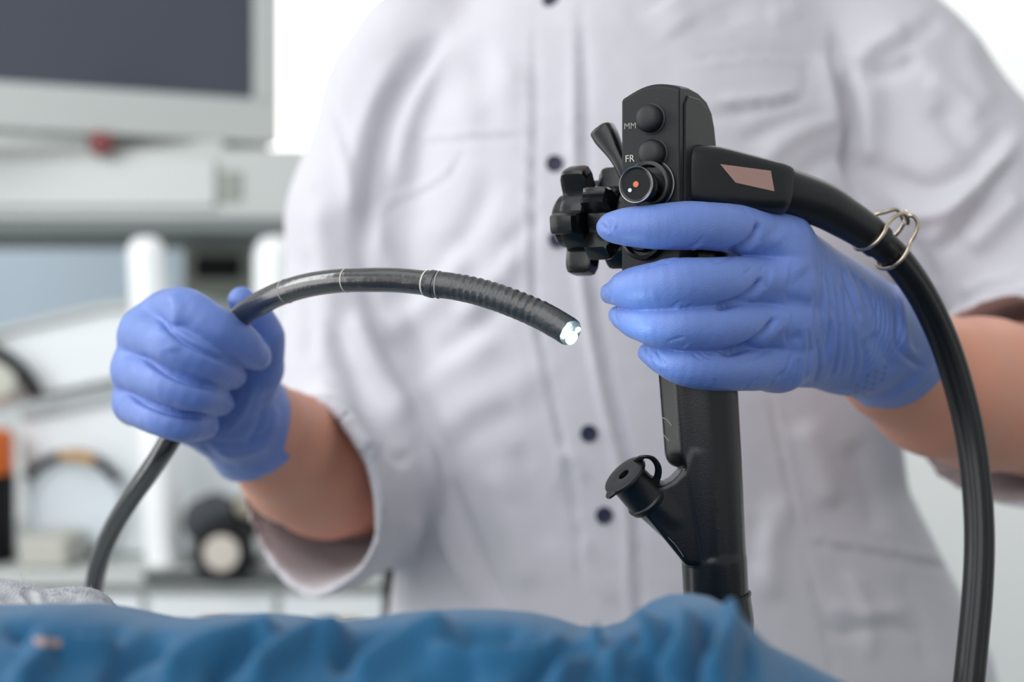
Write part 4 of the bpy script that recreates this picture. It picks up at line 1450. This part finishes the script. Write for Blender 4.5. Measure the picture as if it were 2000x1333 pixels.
# loose lint fibres on its crest
fb = bvh_of(fleece)
random.seed(4)
bm = bmesh.new()
cnt = 0
for i in range(260):
    x = random.uniform(-10, 228)
    yy = None
    for y0 in range(1120, 1240, 3):
        loc, nrm = hit(fb, x, y0)
        if loc:
            yy = y0
            break
    if yy is None:
        continue
    y0 = yy + random.uniform(0, 14) ** 1.0
    loc, nrm = hit(fb, x, y0)
    if not loc:
        continue
    ln = random.uniform(.0008, .0022) if i > 3 else .006
    dr = (nrm + Vector((random.uniform(-1, 1), random.uniform(-1, 1), random.uniform(-.3, 1)))).normalized()
    b2 = (dr + Vector((random.uniform(-1, 1), 0, random.uniform(-.5, .5)))).normalized()
    pth = [loc, loc + dr * ln * .5, loc + dr * ln * .5 + b2 * ln * .5]
    Vv, Ff = sweep_geo([list(p) for p in pth], 0.00006, None, 4)
    vs = [bm.verts.new(v) for v in Vv]
    for q in Ff:
        bm.faces.new([vs[k] for k in q])
lint = bm_obj('lint', bm, M_FLEECE, fleece)
lint['kind'] = 'stuff'

# bed
bed = root('examination_bed', (0.0, 0.36, 0.0), 'padded examination bed under the blue drape', 'bed')
M_BEDM = mat('bed_frame', 'c8ccd0', 0.4)
M_PAD = mat('bed_pad', '3f4a58', 0.6)
box('mattress', (-1.0, 0.10, 0.86), (1.0, 0.62, 0.955), M_PAD, bed, bevel=0.02)
box('bed_frame', (-1.0, 0.12, 0.80), (1.0, 0.60, 0.858), M_BEDM, bed, bevel=0.01)
for x in (-.85, .85):
    for y in (.18, .54):
        lathe('leg', [(.022, 0), (.022, .80), (0, .80)], (x, y, 0), (0, 0, 1), M_BEDM, bed, n=24)

# ------------------------------------------------------------------ room
def structure(o):
    o['kind'] = 'structure'
    return o


M_WALL = mat('wall_paint', 'eef0ee', 0.8, var=0.02, var_scale=3)
M_FLOOR = mat('floor_vinyl', '9aa3a6', 0.4, var=0.05, var_scale=8)
structure(box('floor', (-3.2, -1.2, -0.05), (2.6, 3.2, 0.0), M_FLOOR, None, bevel=0))
WX0, WX1, WZ0, WZ1 = -1.02, -0.20, 1.50, 2.35
bm = bmesh.new()
bm_box(bm, (-3.2, 3.1, 0), (WX0, 3.2, 2.7))
bm_box(bm, (WX1, 3.1, 0), (2.6, 3.2, 2.7))
bm_box(bm, (WX0, 3.1, 0), (WX1, 3.2, WZ0))
bm_box(bm, (WX0, 3.1, WZ1), (WX1, 3.2, 2.7))
structure(bm_obj('wall_back', bm, M_WALL, None, smooth=False))
structure(box('wall_right', (2.5, -1.2, 0), (2.6, 3.1, 2.7), M_WALL, None, bevel=0))
M_WFR = mat('window_frame_white', 'e4e2da', 0.5)
bm = bmesh.new()
for a, b in (((WX0, 3.08, WZ0), (WX0 + .05, 3.2, WZ1)), ((WX1 - .05, 3.08, WZ0), (WX1, 3.2, WZ1)), ((WX0 + .05, 3.08, WZ0), (WX1 - .05, 3.2, WZ0 + .05)), ((WX0 + .05, 3.08, WZ1 - .05), (WX1 - .05, 3.2, WZ1))):
    bm_box(bm, a, b)
wn = structure(bm_obj('window_1', bm, M_WFR, None, smooth=False))
M_DIFF = mat('bright_blind', 'ffffff', 0.9, emit='fffaf2', emit_s=1.6)
box('roller_blind', (WX0 + .04, 3.12, WZ0 + .04), (WX1 - .04, 3.124, WZ1 - .04), M_DIFF, wn, bevel=0)
# ------------------------------------------------------------------ equipment at the back
M_EQ = mat('equipment_grey', 'b9bdba', 0.5)
M_EQW = mat('equipment_white', 'dfe4e6', 0.45)
M_EQD = mat('equipment_dark_grey', '6f7675', 0.6)
M_OLIVE = mat('olive_grey_plastic', '8e948c', 0.55)
M_SCREEN = mat('screen_glass', '454954', 0.18)
M_DK = mat('charcoal_plastic', '101215', 0.55, spec=0.2)
M_RED = mat('red_cap', '6a0c12', 0.4)
M_OR = mat('orange_plastic', 'e06a1c', 0.5)
M_AMB = mat('amber_scale', 'b8873a', 0.5)
M_BLU = mat('pale_blue_plastic', 'b9c9d6', 0.4)
M_CREAM = mat('cream_enamel', 'c6beb4', 0.4)


def quadbox(name, pts, thick, m, parent, bevel=0.004, label=None):
    """pts: corner points of a polygon; extruded by the thick vector"""
    bm = bmesh.new()
    t = Vector(thick)
    A = [bm.verts.new(p) for p in pts]
    B = [bm.verts.new(p + t) for p in pts]
    bm.faces.new(A)
    bm.faces.new(B)
    for i in range(len(pts)):
        j = (i + 1) % len(pts)
        bm.faces.new((A[i], A[j], B[j], B[i]))
    return bm_obj(name, bm, m, parent, bevel=bevel, label=label)


# monitor, turned so its left end is nearer
mr = Vector((math.cos(math.radians(24)), math.sin(math.radians(24)), 0))
mu = Vector((0, 0, 1))
mn = Vector((mr.y, -mr.x, 0))
MB = P(542, 284, 2.02)                     # lower right corner of the bezel
mon = root('monitor', MB - mr * 0.25 - mu * 0.02, 'dark-screened monitor with light grey frame above the grey equipment unit', 'monitor')


def mp(a, h, q=0.0):
    return MB - mr * a + mu * h + mn * q


quadbox('casing', [mp(0, 0), mp(.56, 0), mp(.56, .42), mp(0, .42)], -mn * 0.05, M_EQ, mon, bevel=0.008)
bm = bmesh.new()
for a0, a1, h0, h1 in ((0, .56, 0, .062), (0, .56, .39, .42), (0, .036, .062, .39), (.524, .56, .062, .39)):
    vs = [mp(a0, h0), mp(a1, h0), mp(a1, h1), mp(a0, h1)]
    A = [bm.verts.new(p) for p in vs]
    B = [bm.verts.new(p + mn * .012) for p in vs]
    bm.faces.new(A)
    bm.faces.new(B)
    for i in range(4):
        bm.faces.new((A[i], A[(i + 1) % 4], B[(i + 1) % 4], B[i]))
bm_obj('bezel', bm, M_EQ, mon, bevel=0.003)
quadbox('screen', [mp(.034, .06, .002), mp(.526, .06, .002), mp(.526, .392, .002), mp(.034, .392, .002)], mn * 0.002, M_SCREEN, mon, bevel=0)

box('stand', (-.58, 1.965, 1.412), (-.40, 2.03, 1.4275), M_EQ, mon, bevel=.002)
# equipment trolley with a broad grey unit under the monitor
tro = root('equipment_unit', (-0.75, 2.0, 0.862), 'grey equipment unit with red power button on a shelf below the dark monitor', 'equipment')
UD = 1.93


def slab(name, px0, py0, px1, py1, d, deep, m, parent, bevel=0.006, label=None, slope=0.0):
    a, b = P(px0, py0, d), P(px1, py1, d)
    return box(name, (min(a.x, b.x), d, min(a.z, b.z)), (max(a.x, b.x), d + deep, max(a.z, b.z)), m, parent, bevel=bevel, label=label)


slab('unit_body', -250, 290, 640, 430, UD, .30, M_EQ, tro)
slab('back_panel', -250, 150, 525, 330, 2.28, .02, M_EQ, tro)
slab('front_strip', -240, 312, 420, 404, UD - .008, .009, mat('strip_grey', 'c4c8c6', .5), tro, bevel=0.003)
slab('vent_recess', 356, 335, 470, 392, UD - .004, .006, M_OLIVE, tro, bevel=0.001)
lathe('power_button', [(.0165, 0), (.0165, .006), (.013, .010), (0, .011)], P(198, 281, UD - .02), (0, -1, 0), M_RED, tro, n=32, label='dark red power button')
slab('shelf_board', -260, 430, 660, 456, UD - .02, .34, M_EQD, tro)
for px_, d_ in ((-230, 1.95), (620, 1.95), (-200, 2.2), (640, 2.2)):
    p = P(px_, 440, d_)
    box('upright', (p.x - .014, d_ - .014, 0.8625), (p.x + .014, d_ + .014, p.z), M_EQ, tro, bevel=0.003)
cab = root('counter', (-0.5, 2.0, 0), 'long grey counter carrying the instruments in the background', 'counter')
slab('worktop', -260, 1116, 800, 1150, 1.78, .56, M_EQ, cab)
slab('base_cabinet', -240, 1151, 790, 3000, 1.80, .50, M_EQ, cab, bevel=0.006)
slab('edge_shadow', 280, 1117, 700, 1140, 1.777, .004, mat('painted_shadow', '3a3e40', .6), cab, bevel=.0005)  # dark strip stands in for the shadow along the counter's front edge
for dx in (-230, 30, 290, 550):
    dr = slab('door', dx, 1165, dx + 245, 2800, 1.79, .012, M_EQW, cab, bevel=0.002)
    slab('handle', dx + 100, 1210, dx + 150, 1218, 1.775, .012, M_STEEL, dr, bevel=0.001)

# things standing on the counter
CT = P(0, 1116, 1.78).z
o = slab('control_panel', 356, 470, 600, 640, 2.22, .12, M_OLIVE, None)
dev = root('display_unit', P(470, 640, 2.22), 'olive grey boxy device behind the raised left-hand glove, under the shelf', 'device')
o.name = 'casing'
o.parent = dev
o.data.transform(Matrix.Translation(-dev.location))
slab('display', 380, 500, 470, 545, 2.215, .006, M_DK, dev, bevel=0.001)
p = P(470, 640, 2.26)
lathe('stand', [(.05, CT - p.z), (.05, CT - p.z + .01), (.018, CT - p.z + .02), (.018, 0.0)], p, (0, 0, 1), M_OLIVE, dev, n=32)


M_BOT = mat('bottle_white', 'f4f6f7', 0.35)


def bottle(px, top, rpx, d, m, label, lean=0.0):
    p = P(px, top, d)
    r = rpx * PXU * d
    zb = P(px, 640, d).z
    H = p.z - CT
    o = lathe('bottle', [(r * .94, 0), (r, .01), (r, H - r * .9), (r * .92, H - r * .5), (r * .7, H - r * .15), (r * .3, H), (0, H)], (p.x, d, CT), (lean, 0, 1), M_BOT, None, n=40, auto=60)
    o['label'] = label
    o['category'] = 'bottle'
    return o


bottle(322, 462, 36, 1.84, M_EQW, 'tall rounded white bottle rising just above the raised glove on the left', -0.06)
bottle(538, 462, 42, 1.84, M_EQW, 'tall white bottle next to the coat sleeve, right of the olive device')
# pale blue wall panel seen through the trolley
o = slab('wall_panel', -300, 456, 350, 700, 2.9, .03, M_BLU, None)
o.name = 'trim_1'
o['kind'] = 'structure'

# console with a slanted white top
con = root('console', P(150, 1080, 1.98), 'white console with slanted top and round dark-rimmed dial, left of the gloved fist', 'console')
D1 = 1.90
quadbox('slanted_lid', [P(-150, 690, D1), P(0, 652, D1), P(200, 606, D1), P(395, 590, D1), P(395, 716, D1), P(230, 742, D1), P(0, 790, D1), P(-150, 820, D1)], Vector((0, .26, 0)), M_EQW, con, bevel=0.006)
quadbox('edge_strip', [P(-150, 676, D1 - .01), P(0, 640, D1 - .01), P(200, 592, D1 - .01), P(395, 578, D1 - .01), P(395, 592, D1 - .01), P(200, 609, D1 - .01), P(0, 655, D1 - .01), P(-150, 693, D1 - .01)], Vector((0, .26, 0)), M_EQ, con, bevel=0.003)
quadbox('lid_seam', [P(40, 800, D1 - .004), P(240, 762, D1 - .004), P(395, 728, D1 - .004), P(395, 744, D1 - .004), P(240, 782, D1 - .004), P(40, 822, D1 - .004)], Vector((0, .2, 0)), mat('seam_grey', 'a3a9ac', .5), con, bevel=0.002)
quadbox('body', [P(32, 815, D1 + .006), P(395, 735, D1 + .006), P(560, 760, D1 + .006), P(560, 1085, D1 + .006), P(60, 1085, D1 + .006)], Vector((0, .24, 0)), M_EQW, con, bevel=0.008)
cd = P(150, 985, D1)
rr_ = 92 * PXU * D1
lathe('dial', [(rr_, -.004), (rr_, .012), (rr_ * .97, .020), (rr_ * .90, .020), (rr_ * .88, .012), (0, .010)], cd, (0.05, -1, 0), mat('dial_face', 'cfd8dd', .4), con, n=64)
# dark arc with an amber scale on the upper rim of the dial
def arc_strip(name, a0, a1, r0, r1, m, parent, off):
    bm = bmesh.new()
    K = 24
    rows = []
    for i in range(K + 1):
        a = math.radians(a0 + (a1 - a0) * i / K)
        row = []
        for r in (r0, r1):
            for q in (0, -.008):
                row.append(bm.verts.new(Vector((cd.x + r * math.cos(a), cd.y - off + q, cd.z + r * math.sin(a)))))
        rows.append(row)
    for a, b in zip(rows[:-1], rows[1:]):
        for i, j in ((0, 1), (1, 3), (3, 2), (2, 0)):
            bm.faces.new((a[i], a[j], b[j], b[i]))
    bm.faces.new(rows[0])
    bm.faces.new(rows[-1])
    return bm_obj(name, bm, m, parent)


arc_strip('dial_band', 28, 148, rr_ * .98, rr_ * 1.18, M_DK, con, .018)
arc_strip('amber_scale', 62, 100, rr_ * 1.0, rr_ * 1.17, M_AMB, con, .0275)
# lever arm with a round head on the console
arm = sweep('control_lever', catmull([P(-60, 660, D1 - .03), P(20, 705, D1 - .03), P(62, 752, D1 - .03), P(70, 775, D1 - .025)], 6), .009, None, M_DK, con, n=16)
lathe('lever_head', [(.028, 0), (.030, .01), (.022, .02), (0, .022)], P(8, 742, D1 - .012), (0, -1, 0), mat('lever_grey', 'b9bbb0', .5), con, n=32)

# orange-topped charcoal container
can = root('container', P(-50, 1100, 1.86), 'charcoal container with an orange lid at the left end of the counter', 'container')
lathe('body', [(.052, 0), (.052, P(0, 925, 1.86).z - CT), (0, P(0, 925, 1.86).z - CT)], (P(-52, 0, 1.86).x, 1.86, CT), (0, 0, 1), M_DK, can, n=40)
hz = P(0, 925, 1.86).z - CT
lathe('lid', [(.050, hz), (.050, hz + .050), (.045, hz + .056), (0, hz + .056)], (P(-52, 0, 1.86).x, 1.86, CT), (0, 0, 1), M_OR, can, n=40, label='orange lid')
slab('tray', 34, 1050, 130, 1112, 1.792, .09, mat('tray_beige', 'b8b7ae', .6), None).name = 'specimen_box'
bpy.data.objects['specimen_box']['label'] = 'dull beige box beside the orange-lidded container'
bpy.data.objects['specimen_box']['category'] = 'box'

# motor unit with knobs
mo = root('pump_unit', P(440, 1116, 1.78), 'black pump with round cream-faced knob below the gloved fist', 'pump')
DM = 1.80
def knob(name, px, py, rpx, d, deep, m, face=None, facer=.5):
    c = P(px, py, d)
    r = rpx * PXU * d
    k = lathe(name, [(r, -deep), (r, 0), (r * .9, .008), (r * .6, .010), (0, .010)], c, (0, -1, 0), m, mo, n=40)
    if face:
        lathe('knob_face', [(r * facer, .010), (r * facer, .014), (0, .015)], c, (0, -1, 0), face, k, n=32)
    return k


knob('knob', 402, 1018, 46, DM - .02, .06, mat('slate_plastic', '2c3038', .5), None)
knob('knob', 436, 1078, 62, DM - .03, .06, M_DK, M_CREAM, .56)
slab('pump_housing', 380, 985, 496, 1107, DM + .005, .09, M_DK, mo, bevel=0.02)
slab('pump_foot', 372, 1090, 500, 1107, DM + .002, .095, M_DK, mo, bevel=0.004)
knob('outlet', 488, 1072, 22, DM - .02, .05, M_EQ, None)
lathe('tap', [(.016, 0), (.016, .03), (.010, .036), (0, .036)], P(492, 990, DM - .01), (0, -1, .2), mat('dull_brass', '8f8878', .4), mo, n=24)

# small items lower down, and the dark pole beside the coat
po = root('drip_stand', (P(768, 0, 1.45).x, 1.45, 0), 'slim black floor stand close to the lower edge of the coat', 'stand')
lathe('pole', [(.011, .03), (.011, P(0, 1040, 1.45).z), (0, P(0, 1040, 1.45).z)], (po.location.x, 1.45, 0), (0, 0, 1), M_DK, po, n=24)
for k in range(5):
    a = 2 * math.pi * k / 5 + .3
    sweep('foot', [Vector((po.location.x, 1.45, .04)), Vector((po.location.x + .12 * math.cos(a), 1.45 + .12 * math.sin(a), .03)), Vector((po.location.x + .24 * math.cos(a), 1.45 + .24 * math.sin(a), .012))], .011, None, M_DK, po, n=12)
